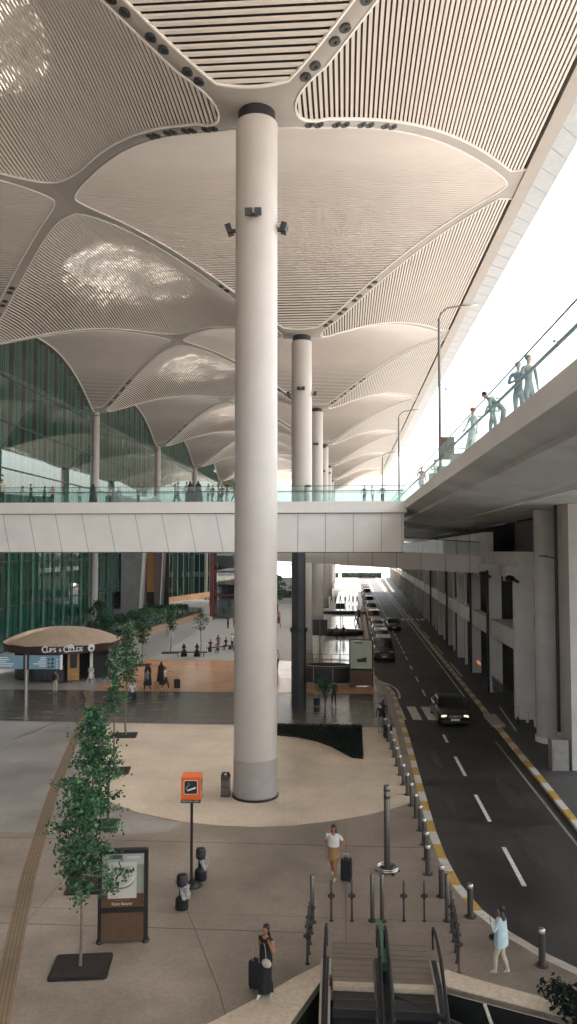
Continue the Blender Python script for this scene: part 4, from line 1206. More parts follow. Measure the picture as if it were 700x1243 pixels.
row = [('van','p_black',1,77.2,'black van with roof rack, nearest in the queue at the kerb'),
       ('van','p_black',1,84.3,'second black van in the kerb queue, behind the nearest van'),
       ('suv','p_blue',1,91.0,'third vehicle in the kerb queue, dark blue with a roof rack'),
       ('suv','p_grey',1,98.2,'dark grey car fourth in the kerb queue, just before the orange-lit one'),
       ('sedan','p_yellow',0,106.0,'orange car with glowing lamps in the kerb queue'),
       ('sedan','p_black',0,105.0,'black car pulled out beside the orange car'),
       ('suv','p_red',0,114.5,'dark red car right behind the orange car in the queue'),
       ('sedan','p_grey',0,122.5,'grey saloon behind the dark red car in the queue'),
       ('suv','p_white',1,131.0,'white car with roof rack about halfway down the queue'),
       ('sedan','p_black',0,140.0,'black saloon behind the white rack car in the distance'),
       ('suv','p_grey',0,150.0,'far grey car between a black saloon and a red saloon'),
       ('sedan','p_red',0,162.0,'far red saloon towards the end of the queue'),
       ('van','p_white',0,176.0,'far white van near the end of the queue'),
       ('suv','p_white',0,192.0,'second to last far white car in the queue'),
       ('sedan','p_red',0,210.0,'last tiny red car at the very end of the queue')]
for kind, paint, rk, y, lab in row:
    key = (kind,paint,rk,lab.startswith('orange'))
    x = 3.25+rx(y)*1.0+(.0 if y != 105.0 else 2.4)
    if key not in protos:
        q = car_proto(kind, paint, lit=lab.startswith('orange'), rack=bool(rk)); protos[key] = q
        if lab.startswith('orange'):
            for ch in q.children:
                if ch.name.startswith('headlight'): ch.data.materials[0] = M['amber_on']
    else: q = copy_tree(protos[key])
    q.name = 'parked_car' if kind != 'van' else 'parked_van'
    q.location = (x,y,ZR); q.rotation_euler = (0,0,R(rnd.uniform(-2,2)))
    tag(q, lab, 'van' if kind == 'van' else 'car', 'vehicles queued along the kerb')

# ------------------------------------------------------------------ bollards and barrier posts
def bollard_proto():
    t = empty('bollard')
    b = MB(); b.lathe([(.085,0),(.085,.80),(.080,.82)], n=16); b.build('post', M['steel'], t, smooth=True)
    b = MB(); b.lathe([(.088,.82),(.09,.90),(.07,.925),(.001,.93)], n=16); b.build('cap', M['steel_lt'], t, smooth=True)
    b = MB(); b.lathe([(.17,0),(.17,.02),(.10,.03)], n=16)
    for i in range(4): a = i*PI/2+.4; b.tube((.13*math.cos(a),.13*math.sin(a),.02),(.13*math.cos(a),.13*math.sin(a),.045),.014,n=6)
    b.build('base_plate', M['steel'], t)
    return t
bp = None
bpos = [(2.29,44.6),(2.38,43.0),(2.44,41.4),(2.48,39.8),(2.51,38.2),(2.55,36.7),(2.60,35.2),(2.66,33.8),(2.72,32.4),(2.77,31.0),(2.80,29.6),(2.80,28.2),(2.74,26.9),(2.66,25.7),(2.90,24.1),(3.56,22.85),(4.95,20.35)]
N = len(bpos)
for i, (x,y) in enumerate(bpos):
    k = N-1-i
    if k == 0: lab = 'steel bollard at the kerb just right of the woman in the pale blue shirt'
    elif k == 1: lab = 'steel bollard at the kerb bend, just behind the woman in pale blue'
    else: lab = 'steel bollard beside striped kerb, %s from the bend' % ordinal(k-1)
    o = bollard_proto() if bp is None else copy_tree(bp)
    if bp is None: bp = o
    o.location = (x,y,0); tag(o, lab, 'bollard', 'steel bollards along the kerb')
bp2 = None
for i in range(26):
    y = 64.5+i*2.2; x = 1.75+rx(y)*.6+max(0,(y-66))*.004
    o = copy_tree(bp); o.location = (x,y,0); tag(o, 'pale bollard along the queue of cars, %s beyond the small billboard' % ordinal(i), 'bollard', 'bollards beside the queued cars')
def stanchion(h, r):
    t = empty('barrier_post')
    b = MB(); b.lathe([(r,0),(r,h-.02),(r*.8,h),(.001,h)], n=14); b.build('post', M['steel'], t, smooth=True)
    b = MB(); b.lathe([(r*2.0,0),(r*2.0,.015),(r,.02)], n=14); b.build('base_plate', M['dark'], t)
    if r < .05:
        b = MB(); b.tube((-.10,0,h*.62),(.10,0,h*.62),.042,n=10); b.lathe([(r*1.4,h*.55),(r*1.4,h*.70)],n=12); b.build('clamp', M['dark'], t)
    return t
pt, pf = stanchion(1.12,.030), stanchion(1.30,.062)
thin = [(-.41,22.32,'thin barrier post left of the thick pair before the escalators, outermost one'),(.17,22.36,'thin barrier post just left of the thick pair of posts'),(1.64,22.46,'thin barrier post just right of the thick pair of posts'),(2.22,22.5,'thin barrier post right of the thick pair, next to the corner post'),
        (-.94,21.55,'thin post in the left side row, second from the back corner post'),(-.96,21.0,'thin post in the middle of the left side row'),(-.97,20.5,'second nearest thin post in the left side row'),(-.98,20.0,'nearest thin post of the left side row'),
        (2.90,21.9,'thin post in the right side row, directly before the corner post'),(2.88,21.4,'thin post in the middle of the right side row'),(2.86,20.85,'thin post in the right side row, third from its back'),(2.83,20.35,'second nearest thin post of the right side row'),(2.80,19.85,'nearest thin post of the right side row')]
for i,(x,y,l) in enumerate(thin):
    o = pt if i == 0 else copy_tree(pt); o.location = (x,y,0); tag(o, l, 'barrier post', 'thin steel barrier posts round the escalators')
thick = [(.75,22.4,'thick steel post, left one of the pair before the escalators'),(1.03,22.4,'thick steel post, right one of the pair before the escalators'),(-.95,22.2,'thick corner post at the back of the left side row'),(2.87,22.55,'thick corner post at the back of the right side row')]
for i,(x,y,l) in enumerate(thick):
    o = pf if i == 0 else copy_tree(pf); o.location = (x,y,0); tag(o, l, 'barrier post', 'thick steel posts round the escalators')
# tall steel mast with ring foot
t = empty('steel_mast', (1.36,25.8,0), 0, 'tall square steel mast standing in a round ring foot near the escalators', 'mast')
b = MB(); b.lathe([(.105,0),(.105,2.75),(.09,2.78),(.001,2.78)], n=12); b.build('pole', M['steel'], t, smooth=True)
b = MB(); b.lathe([(.112,2.35),(.112,2.45)], n=12); b.lathe([(.112,2.60),(.112,2.66)], n=12); b.build('sensor_band', M['dark'], t)
b = MB()
for z in (.10,.16):
    pts = [(.34*math.cos(2*PI*i/32),.34*math.sin(2*PI*i/32),z) for i in range(33)]; b.path(pts,.022,n=6)
b.build('ring', M['steel_lt'], t)
b = MB()
for i in range(6): a = i*PI/3; b.bar((.1*math.cos(a),.1*math.sin(a),.06),(.40*math.cos(a),.40*math.sin(a),.03),.05,.04)
b.lathe([(.2,0),(.2,.05),(.12,.08)],n=16); b.build('foot', M['dark'], t)

# ------------------------------------------------------------------ escalators
def S(pts): return pts
es = empty('escalator_pit', (1,17,0), 0, 'cream stone lined opening in the plaza where the escalators go down', 'escalator opening')
b = MB()
n_ = len(pit)
for i in range(n_):
    p, q = pit[i], pit[(i+1)%n_]
    b.add([(p[0],p[1],-6),(q[0],q[1],-6),(q[0],q[1],-.16),(p[0],p[1],-.16)],[(0,1,2,3)])
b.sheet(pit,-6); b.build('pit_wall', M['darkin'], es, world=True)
b = MB()
b.prism([(-.56,20.05),(-.62,19.2),(-1.25,17.45),(-3.4,14.2),(-6.2,14.2),(-4.3,16.2),(-2.9,17.5),(-1.75,18.75),(-1.25,19.35)], -.15, .03)
b.prism([(2.35,19.75),(2.42,19.2),(4.5,18.35),(5.4,17.9),(5.7,18.05),(4.5,18.95),(3.1,19.6),(2.5,19.95)], -.15, .03)
b.box(-.38,.80,19.0,19.22,-.3,.035); b.box(1.02,2.18,19.0,19.22,-.3,.035)
b.build('coping', M['cream'], es, world=True)
for j,(x0,x1,lab) in enumerate(((-.36,.74,'left escalator with dark steps going down towards the viewer'),(1.04,2.12,'right escalator with dark steps going down towards the viewer'))):
    t = empty('escalator', ((x0+x1)/2,19,0), 0, lab, 'escalator', 'pair of escalators')
    w = (x1-x0)/2
    b = MB(); b.box(-w,w,.24,2.15,.004,.03)
    for q_ in range(7): b.box(-w+.02,w-.02,.42+q_*.27,.428+q_*.27,.03,.033,1)
    b.box(-w+.02,w-.02,1.30,1.315,.03,.034,1)
    b.build('landing_plate', [mat('landing_steel',(.26,.22,.18),.4,metal=.35,var=.12,vscale=3),M['joint']], t)
    b = MB()
    for i in range(17):
        y = -.05-i*.36; z = -.05-(0 if i < 2 else (i-1)*.19)
        b.box(-w+.05,w-.05,y-.37,y,z-.25,z)
        for g_ in range(13): b.box(-w+.06+g_*(2*w-.12)/12-.012,-w+.06+g_*(2*w-.12)/12+.012,y-.36,y-.01,z,z+.012,1)
        b.box(-w+.05,w-.05,y-.365,y-.345,z+.0,z+.016,2)
    b.build('steps', [M['dark'],M['black'],M['steel']], t)
def balustrade(x, lab, skin='steel', tint='clear'):
    t = empty('balustrade', (x,19,0), 0, lab, 'balustrade', 'glass balustrades beside the escalators')
    prof = [(1.28,.50),(1.34,.72),(1.24,.88),(.9,.95),(.3,.95),(-.3,.90),(-1,.55),(-6,-2.15)]
    low = [(1.1,.10),(.0,.10),(-.6,-.12),(-6,-3.05)]
    b = MB(); poly = prof + low[::-1]
    vs = [(-.012,y,z) for y,z in poly]+[(.012,y,z) for y,z in poly]; n = len(poly)
    b.add(vs, [tuple(range(n)), tuple(range(n,2*n))[::-1]]+[(i,(i+1)%n,n+(i+1)%n,n+i) for i in range(n)]); b.build('glass', M[tint], t)
    b = MB(); b.path([(0,1.22,.36)]+[(0,y,z) for y,z in prof], .042, n=8); b.build('handrail', M['black'], t)
    b = MB(); b.loft([[(-.13,y,z-.12),(.13,y,z-.12),(.13,y,z+.02),(-.13,y,z+.02)] for y,z in low]); b.build('skirt', M[skin], t)
    b = MB(); b.loft([[(-.075,y,z+.022),(.075,y,z+.022),(.07,y,z+.06),(-.07,y,z+.06)] for y,z in low]); b.build('skirt_cap', M['dark'], t)
    return t
balustrade(-.50,'glass balustrade left of the left escalator','steel_lt'); balustrade(.80,'left balustrade of the close pair between the two escalators'); balustrade(1.0,'right balustrade of the close pair between the two escalators'); balustrade(2.22,'glass balustrade right of the right escalator','steel_lt')
t = empty('green_panel', (.9,20,0), 0, 'narrow green glass floor panel between the two middle handrails', 'panel')
b = MB(); b.box(-.085,.085,-.5,1.7,.14,.36); b.build('panel', mat('green_panel',(.06,.20,.12),.3,var=.1), t)
o = MB(); o.tube((-.50,18.3,.22),(-.50,18.24,.22),.06,n=12); 
t = empty('stop_button', (-.36,18.9,0), 0, 'small red emergency stop button beside the left balustrade', 'button')
b = MB(); b.box(-.04,.04,.0,.10,.0,.30); b.build('housing', M['steel'], t); b = MB(); b.tube((0,-.01,.24),(0,-.03,.24),.03,n=10); b.build('button', M['tail'], t)
# glazed side wall running diagonally down into the pit
t = empty('glass_wall', (3,17,-1), 0, 'dark glass side wall crossing the opening below the right escalator', 'glass wall')
b = MB(); b.bar((1.05,18.9,-.55),(5.6,16.0,-.85),.03,1.0); b.build('glass', M['clear'], t, world=True)
b = MB(); b.bar((1.05,18.9,-.03),(5.6,16.0,-.33),.07,.07); b.bar((1.05,18.9,-1.06),(5.6,16.0,-1.36),.09,.09)
for i in range(6):
    f = i/5; x = 1.05+4.55*f; y = 18.9-2.9*f; b.bar((x,y,-.05-.3*f),(x,y,-1.05-.3*f),.05,.05)
b.build('frame', M['dark'], t, world=True)
b = MB(); b.bar((3.2,18.6,-.02),(3.6,16.4,-1.0),.07,.05); b.bar((1.8,18.6,-.6),(2.2,16.2,-1.6),.05,.05); b.build('stay_bar', M['kerbwhite'], t, world=True)

# ------------------------------------------------------------------ smoking sign, ash bins, litter bin
t = empty('smoking_sign', (-4.83,24.29,0), R(4), 'orange cube sign with white cigarette symbol on a black pole', 'sign')
b = MB(); b.tube((0,0,.05),(0,0,2.7),.045,n=12); b.build('pole', M['black'], t); b = MB(); b.lathe([(.32,0),(.32,.03),(.22,.10),(.05,.14)], n=20); b.build('base', M['black'], t)
b = MB(); b.box(-.30,.30,-.30,.30,2.74,3.42); b.build('box', M['orange'], t)
b = MB(); b.box(-.305,.305,-.305,.305,2.64,2.738); b.build('lower_band', M['black'], t)
def rr_poly(w, h, r, n=6):
    out = []
    for cx, cz, a0 in ((w-r,h-r,0),(-w+r,h-r,90),(-w+r,-h+r,180),(w-r,-h+r,270)):
        for i in range(n+1): a = R(a0+90*i/n); out.append((cx+r*math.cos(a), cz+r*math.sin(a)))
    return out
for (rz_) in (0, 90):
    cr_, sr_ = math.cos(R(rz_)), math.sin(R(rz_))
    def face(poly, d, z0=3.12, off=(0,0)):
        return [((x+off[0])*cr_ + (.302+d)*sr_, (x+off[0])*sr_ - (.302+d)*cr_, z0+z+off[1]) for x,z in poly]
    b = MB(); pw = rr_poly(.215,.215,.05); b.add(face(pw,.000),[tuple(range(len(pw)))]); pb = rr_poly(.20,.20,.045); b.add(face(pb,.003),[tuple(range(len(pb)))],1)
    cg = [(-.13,-.13),(-.12,-.09),(.14,-.01),(.15,-.05)]; cg = [(-.10,-.12),(-.10,-.075),(.15,.015),(.16,-.035)]
    b.add(face(cg,.006),[tuple(range(4))],0)
    sm = [(-.12,-.10),(-.16,-.03),(-.13,.03),(-.07,.07),(-.08,.14),(-.05,.14),(-.035,.06),(-.09,.01),(-.12,-.03),(-.09,-.08)]
    b.add(face(sm,.006),[tuple(range(len(sm)))],2)
    b.build('cigarette_symbol', [M['white'],M['black'],M['c_grey']], t)
    lm = text_mesh('SMOKING AREA', .075, .002, M['c_cream'])
    put(lm, 'lettering', t, (.306*sr_, -.306*cr_, 2.69), (R(90),0,R(rz_)))
def ash_bin(loc, rz, lab):
    t = empty('ash_bin', loc, rz, lab, 'ash bin', 'black ash bins round the smoking sign')
    b = MB(); b.lathe([(.19,0),(.20,.05),(.19,.30),(.09,.38),(.08,.62),(.15,.68),(.16,.92),(.13,.98),(.001,1.0)], n=18); b.build('body', M['black'], t, smooth=True)
    b = MB(); b.lathe([(.161,.74),(.165,.80),(.161,.86)], n=18); b.build('band', M['dark'], t)
    b = MB(); rr = []
    for j in range(6):
        q = j/5; rr.append([((.13+.05*math.sin(3*a+j)+.03*q)*math.cos(a)*.9+.10,(.13+.04*math.cos(4*a+j))*math.sin(a),.30+.38*q) for a in [2*PI*i/14 for i in range(14)]])
    b.loft(rr); b.build('bin_liner', mat('grey_bag',(.35,.34,.33),.6,var=.3,vscale=9,bump=.4,bscale=12) if 'grey_bag' not in bpy.data.materials else bpy.data.materials['grey_bag'], t, smooth=True)
ash_bin((-4.80,22.75,0), R(-10), 'black ash bin with crumpled grey bag, in front of the smoking sign pole')
ash_bin((-4.62,24.75,0), R(30), 'black ash bin with grey bag, behind the smoking sign pole')
t = empty('litter_bin', (-5.12,33.1,0), 0, 'grey steel litter bin next to the big white column', 'litter bin')
b = MB(); b.box(-.18,.18,-.18,.18,.06,.78); b.build('body', M['steel'], t); b = MB(); b.box(-.19,.19,-.19,.19,0,.06); b.build('base', M['black'], t)
b = MB(); b.box(-.19,.19,-.19,.19,.78,.82)
for s in (-1,1): b.bar((s*.16,0,.82),(s*.09,0,.98),.03,.12)
b.bar((-.12,0,.97),(.12,0,.97),.12,.03); b.build('lid', M['dark'], t); b = MB(); b.box(-.15,.15,-.184,-.18,.38,.41); b.box(-.15,.15,-.184,-.18,.70,.74); b.build('slot', M['black'], t)

# ------------------------------------------------------------------ advertising boards
def ad_board(loc, rz, w, h, lab, near=True):
    t = empty('advertising_board', loc, rz, lab, 'advertising board'); hw = w/2
    b = MB()
    for s in (-1,1): b.box(s*hw-.05,s*hw+.05,-.10,.10,0,h)
    b.box(-hw,hw,-.10,.10,h-.07,h+.02); b.box(-hw+.05,hw-.05,-.09,.09,h*.33,h*.38); b.build('frame', M['black'], t)
    b = MB(); b.box(-hw+.05,hw-.05,-.075,.075,.05,h*.33)
    for i in range(int(w/.055)): b.box(-hw+.06+i*.055,-hw+.085+i*.055,-.09,-.075,.05,h*.33,1)
    b.build('wood_base', [M['wood_slat'], mat('wood_batten',(.15,.085,.05),.5) if 'wood_batten' not in bpy.data.materials else bpy.data.materials['wood_batten']], t)
    b = MB()
    for s in (-1,1): b.ball((s*hw,0,.03),.10,.16,.08,n=10,k=6)
    b.build('foot', M['black'], t)
    return t, hw
t, hw = ad_board((-5.98,20.75,0), R(9), 1.22, 2.42, 'free-standing board with a white washbasin poster on a slatted wooden base')
z0, z1 = .93, 2.35
b = MB(); b.box(-hw+.05,hw-.05,-.07,.0,z0,z1); b.build('poster', mat('poster_ground',(.20,.22,.19),.35,c2=(.30,.31,.27),vscale=1.5), t)
y_ = -.074
def quad(mb, x0, x1, za, zb_, d, m=0): mb.add([(x0,y_-d,za),(x1,y_-d,za),(x1,y_-d,zb_),(x0,y_-d,zb_)],[(0,1,2,3)],m)
b = MB(); quad(b,-hw+.06,hw-.06,z0,z0+.36,0,0); quad(b,-hw+.06,hw-.06,2.05,z1-.01,0,2); quad(b,-.34,-.02,2.20,2.31,.002,3); quad(b,.10,.45,2.22,2.27,.002,1)
quad(b,-.40,.36,1.17,2.12,.004,1)
quad(b,-.32,.28,1.70,2.02,.006,2)
b.build('poster_print', [mat('poster_brown',(.10,.045,.022),.4),mat('poster_card',(.56,.55,.50),.35),mat('poster_pale',(.40,.41,.38),.35),mat('poster_grey',(.08,.09,.10),.4)], t)
def disc(mb, cx, cz, rx_, rz_, d, m, n=28, tilt=0):
    mb.add([(cx+rx_*math.cos(a)*math.cos(tilt)-rz_*math.sin(a)*math.sin(tilt), y_-d, cz+rx_*math.cos(a)*math.sin(tilt)+rz_*math.sin(a)*math.cos(tilt)) for a in [2*PI*i/n for i in range(n)]],[tuple(range(n))],m)
b = MB(); disc(b,-.03,1.62,.335,.205,.008,1,tilt=.18); disc(b,-.03,1.665,.335,.20,.010,0,tilt=.18); disc(b,-.02,1.67,.27,.15,.012,2,tilt=.18); disc(b,-.02,1.63,.035,.022,.014,3)
b.add([(-.20,y_-.012,1.80),(-.17,y_-.012,1.80),(-.17,y_-.012,2.0),(-.20,y_-.012,2.0)],[(0,1,2,3)],3); b.add([(-.20,y_-.013,1.95),(-.08,y_-.013,1.93),(-.08,y_-.013,1.96),(-.20,y_-.013,1.99)],[(0,1,2,3)],3)
b.add([(.17,y_-.011,1.78),(.26,y_-.011,1.80),(.27,y_-.011,2.0),(.20,y_-.011,2.01)],[(0,1,2,3)],2)
b.build('washbasin_picture', [mat('basin_white',(.70,.69,.65),.3),mat('basin_rim_dark',(.20,.19,.17),.4),mat('basin_bowl',(.50,.49,.45),.3),M['dark']], t)
lm = text_mesh('Eşsiz Batıyor', .105, .001, M['c_cream'], bold=True); put(lm, 'lettering', t, (-.02,y_-.006,1.03), (R(90),0,0))
b = MB(); quad(b,-.22,.18,1.115,1.13,.005); quad(b,-.10,.08,.955,.965,.005); quad(b,-.33,-.22,1.26,1.275,.008); quad(b,-.33,-.12,1.21,1.22,.008); b.build('small_print', M['c_tan'], t)
t, hw = ad_board((1.25,60.1,0), R(-3), 1.75, 3.6, 'smaller lit green-white board standing between the curved planter and the kerb')
b = MB(); b.box(-hw+.05,hw-.05,-.07,.0,1.35,3.5); b.build('poster', mat('green_poster',(.42,.50,.36),.35,c2=(.55,.60,.48),vscale=2), t)
b = MB(); quad(b,-.30,.42,1.85,2.10,.004); quad(b,-.5,.1,3.30,3.38,.004); quad(b,-.4,.35,1.42,1.48,.004,1); b.add([(-.1,y_-.006,2.1),(.42,y_-.006,2.1),(.42,y_-.006,2.25)],[(0,1,2)]); b.build('poster_print', [M['dark'],M['white']], t)
t = empty('wood_panel', (.35,60.5,0), 0, 'tall brown panel between the curved planter and the small billboard', 'panel'); b = MB(); b.box(-.16,.16,-.1,.1,0,3.4); b.build('panel', M['wood_slat'], t); t.location.x = .70
# ------------------------------------------------------------------ direction sign
t = empty('direction_sign', (-21.5,50.9,0), R(3), 'wide pale blue direction sign on a steel post in front of the kiosk', 'sign')
b = MB(); b.tube((0,0,0),(0,0,3.40),.13,n=14); b.build('post', M['steel_lt'], t, smooth=True)
b = MB(); b.box(-.20,.20,-.12,.12,2.44,3.44); b.build('bracket', M['dark'], t)
b = MB(); b.box(-2.5,-.201,-.08,.08,2.48,3.38); b.box(.201,2.3,-.08,.08,2.48,3.38); b.build('panel', mat('sign_blue',(.17,.30,.36),.4), t)
b = MB()
b.box(2.3,2.42,-.09,.09,2.44,3.42); b.build('end_frame', M['trim'], t)
b = MB(); r_ = random.Random(4)
for i, z in enumerate((3.22,3.08,2.94,2.80,2.66)):
    b.box(-1.9,-1.9+r_.uniform(.5,1.1),-.084,-.081,z,z+.055); b.box(1.35-r_.uniform(.3,1.0),1.35,-.084,-.081,z,z+.055)
for i, z in enumerate((3.14,2.94,2.76,2.60)):
    b.add([(2.02,-.084,z),(2.16,-.084,z),(2.09,-.084,z-.10)],[(0,1,2)])
b.build('sign_text_lines', M['white'], t)
b = MB()
for i, z in enumerate((3.06,2.80,2.56)):
    disc_n = 12; b.add([(1.78+.10*math.cos(a),-.085,z+.09+.10*math.sin(a)) for a in [2*PI*i_/disc_n for i_ in range(disc_n)]],[tuple(range(disc_n))]); b.box(1.46,1.60,-.086,-.081,z,z+.12)
b.build('pictograms', M['dark'], t)

# ------------------------------------------------------------------ coffee kiosk
kc = (-23.7,63.4); t = empty('coffee_kiosk', (*kc,.12), 0, 'round coffee kiosk with a domed tan canopy and white lettering on a maroon band', 'kiosk')
def el(a, rx_, ry_): return (rx_*math.cos(a), ry_*math.sin(a))
RX, RY = 4.75, 4.6
b = MB(); n = 64; vs = []
rings = []
for j in range(9):
    q = j/8; r = q**.9; z = 3.95-1.1*q**2.1
    rings.append([(RX*r*math.cos(2*PI*i/n)*(1), RY*r*math.sin(2*PI*i/n), z+.03*math.cos(12*2*PI*i/n)*q) for i in range(n)])
b.loft(rings, cap=False); b.build('canopy', mat('tan_canopy',(.50,.37,.26),.75,var=.12,vscale=1.2,bump=.2,bscale=8), t, smooth=True)
b = MB()
b.loft([[(RX*math.cos(2*PI*i/n),RY*math.sin(2*PI*i/n),2.85+.03*math.cos(12*2*PI*i/n)) for i in range(n)],[((RX-.05)*math.cos(2*PI*i/n),(RY-.05)*math.sin(2*PI*i/n),2.22) for i in range(n)],[((RX-.5)*math.cos(2*PI*i/n),(RY-.5)*math.sin(2*PI*i/n),2.22) for i in range(n)]], cap=False)
b.build('fascia_band', mat('maroon_band',(.055,.026,.022),.45,var=.1), t, smooth=True)
b = MB(); b.loft([[((RX-.55)*math.cos(2*PI*i/n),(RY-.55)*math.sin(2*PI*i/n),2.25) for i in range(n)]]*1+[[(.1*math.cos(2*PI*i/n),.1*math.sin(2*PI*i/n),2.26) for i in range(n)]]); b.build('ceiling', M['black'], t)
b = MB(); rp = []
def arcwall(mb, a0, a1, z0, z1, r=.82, m=0, th=.08):
    k = max(2,int(abs(a1-a0)/6)); A = [R(a0+(a1-a0)*i/k) for i in range(k+1)]
    for i in range(k):
        o_ = [(RX*r*math.cos(A[i]),RY*r*math.sin(A[i])),(RX*r*math.cos(A[i+1]),RY*r*math.sin(A[i+1]))]
        q_ = [((RX*r-th)*math.cos(A[i+1]),(RY*r-th)*math.sin(A[i+1])),((RX*r-th)*math.cos(A[i]),(RY*r-th)*math.sin(A[i]))]
        mb.prism(o_+q_, z0, z1, m)
arcwall(b, -30, 150, 0, 2.2); b.build('back_wall', mat('kiosk_cladding',(.085,.065,.062),.6,var=.1,vscale=6), t)
b = MB(); 
for i in range(60): 
    a = R(-32+i*1.6)
    if i < 20: b.tube((RX*.825*math.cos(a),RY*.825*math.sin(a),0.02),(RX*.825*math.cos(a),RY*.825*math.sin(a),2.2),.03,n=5)
b.build('vertical_battens', M['dark'], t)
b = MB(); arcwall(b, -150, -68, 0, 1.05, .80); arcwall(b, -150,-68, 1.05,1.12,.82,0,.4); b.build('counter', M['dark'], t)
b = MB(); b.bar((*[RX*.8*math.cos(R(-64)),RY*.8*math.sin(R(-64))],1.1),(*[RX*.8*math.cos(R(-50)),RY*.8*math.sin(R(-50))],1.1),.10,2.2); b.build('door_panel', mat('warm_wood',(.42,.25,.10),.5,var=.12), t)
b = MB(); b.bar((*[RX*.815*math.cos(R(-61)),RY*.815*math.sin(R(-61))],1.55),(*[RX*.815*math.cos(R(-53)),RY*.815*math.sin(R(-53))],1.55),.05,1.1); b.build('menu_board', M['black'], t)
b = MB(); arcwall(b, 150, 210, 0, 2.2, .80); b.box(-2.5,2.0,.5,.7,0,2.2); b.build('inner_wall', M['black'], t)
b = MB()
for i in range(7): a = R(-148+i*8.5); b.bar((RX*.8*math.cos(a),RY*.8*math.sin(a),1.12),(RX*.8*math.cos(a),RY*.8*math.sin(a),1.5),.06,.06)
b.bar((-3.2,-1.7,1.52),(-.4,-3.3,1.52),.1,.12); b.build('counter_frame', M['c_tan'], t)
b = MB(); 
for i in range(3): b.ball((-1.9+i*.8,.2,1.7),.09,.09,.09,n=8,k=6)
b.ball((3.6,-2.6,2.3),.10,.10,.08,n=8,k=6); b.build('lamp', M['lamp_on'], t)
b = MB(); b.bar((RX*.83*math.cos(R(-33)),RY*.83*math.sin(R(-33)),1.1),(RX*.83*math.cos(R(-37)),RY*.83*math.sin(R(-37)),1.1),.06,2.2); b.build('white_strip', M['trim'], t)
txt = 'Cups & Clouds'; a0 = -88.5; wds = [1.35,1.0,1.0,.9,.7,.95,.7,1.35,.62,1.0,1.0,1.0,.9]
a = a0
for ch, wd in zip(txt, wds):
    a += wd*1.5
    if ch != ' ':
        big = ch == 'C'
        lm = text_mesh(ch if big or ch == '&' else ch.upper(), .70 if big else (.34 if ch == '&' else .46), .03, M['white'], bold=True)
        x, y = (RX+.03)*math.cos(R(a)), (RY+.03)*math.sin(R(a))
        put(lm, 'letter', t, (x,y,2.56 if not big else 2.60), (R(90),0,R(a+90)))
    a += wd*1.5
b = MB(); 
for (da,dz,r_) in ((-1.5,2.80,.13),(0.2,2.86,.16),(2.0,2.78,.12)):
    aa = R(-63+da); b.ball(((RX+.05)*math.cos(aa),(RY+.05)*math.sin(aa),dz),r_,.04,r_,n=14,k=8,rot=Matrix.Rotation(aa+PI/2,3,'Z'))
b.build('cloud_mark', M['white'], t)
aa = R(-43); rm = Matrix.Rotation(aa+PI/2,3,'Z')
b = MB(); b.ball(((RX+.10)*math.cos(aa),(RY+.10)*math.sin(aa),2.62),.31,.07,.31,n=24,k=12,rot=rm); so_ = b.build('round_sign', M['white'], t)
b = MB(); b.ball(((RX+.17)*math.cos(aa),(RY+.17)*math.sin(aa),2.58),.11,.03,.11,n=12,k=8,rot=rm); b.build('cup_mark', M['dark'], so_)
for i,(x,y,l) in enumerate(((-21.2,59.4,'small yellow wooden folding chair in front of the kiosk door'),)):
    c = empty('folding_chair', (x,y,0), R(20), l, 'chair')
    b = MB(); b.box(-.22,.22,-.2,.2,.42,.46); b.build('seat', M['yellow'], c); b = MB(); b.box(-.22,.22,.18,.22,.6,.85); b.build('backrest', M['yellow'], c)
    for sx in (-1,1):
        for sy in (-1,1): b = MB(); b.bar((sx*.2,sy*.18,0),(sx*.2,-sy*.18,.42 if sy<0 else .85),.03,.03); b.build('leg', M['yellow'], c)
c = empty('menu_easel', (-20.1,60.2,0), R(-20), 'white folding easel sign at the kiosk entrance', 'easel')
b = MB(); b.bar((-.25,-.25,0),(-.05,0,1.2),.06,.06); b.bar((.25,-.25,0),(.05,0,1.2),.06,.06); b.bar((0,.4,0),(0,0,1.2),.06,.06); b.bar((-.2,-.2,.4),(.2,-.2,.4),.05,.05); b.build('legs', M['kerbwhite'], c)
b = MB(); b.bar((-.28,-.06,1.0),(.28,-.06,1.0),.04,.28); b.build('board', M['kerbwhite'], c)

# ------------------------------------------------------------------ dark green pillar, curved planter, planting bed, signs beyond
t = empty('dark_pillar', (-3.1,51.9,0), 0, 'dark green steel pillar under the bridge behind the big column', 'pillar')
b = MB(); b.lathe([(.50,0),(.50,5.0)],n=8); b.build('lower_shaft', M['dark'], t); b = MB(); b.lathe([(.58,5.0),(.58,5.3)],n=8); b.build('collar', M['black'], t)
b = MB(); b.lathe([(.46,5.3),(.46,10.34)],n=8); b.build('upper_shaft', M['dark'], t)
t = empty('curved_planter', (-1.35,62.6,0), 0, 'dark boat-shaped planter with a curved steel rail round its front', 'planter')
pl = []
for i in range(33):
    a = PI+PI*i/32; pl.append((-.1+2.75*math.cos(a), .2+1.9*math.sin(a)*(1 if a<1.5*PI else 1)))
pl = [(2.15*math.cos(2*PI*i/36),.2+1.75*math.sin(2*PI*i/36)) for i in range(36)]
b = MB(); b.prism(pl,0,1.15,0); b.build('wall', M['dark'], t); b = MB(); b.sheet([(x*.93,y*.9) for x,y in pl],1.16); b.build('soil', M['soil'], t)
b = MB(); b.path([(x*1.06,y*1.08,1.35) for x,y in pl],.035,n=6)
for x,y in pl[::4]: b.tube((x*1.06,y*1.08,0),(x*1.06,y*1.08,1.35),.02,n=5)
b.build('curved_rail', M['steel_lt'], t)
t = empty('square_fence', (-.9,65.5,0), 0, 'thin brown railing fence behind the curved planter', 'fence')
b = MB()
for x in [-2.6+i*.78 for i in range(7)]: b.tube((x,0,0),(x,0,1.7),.022,n=5)
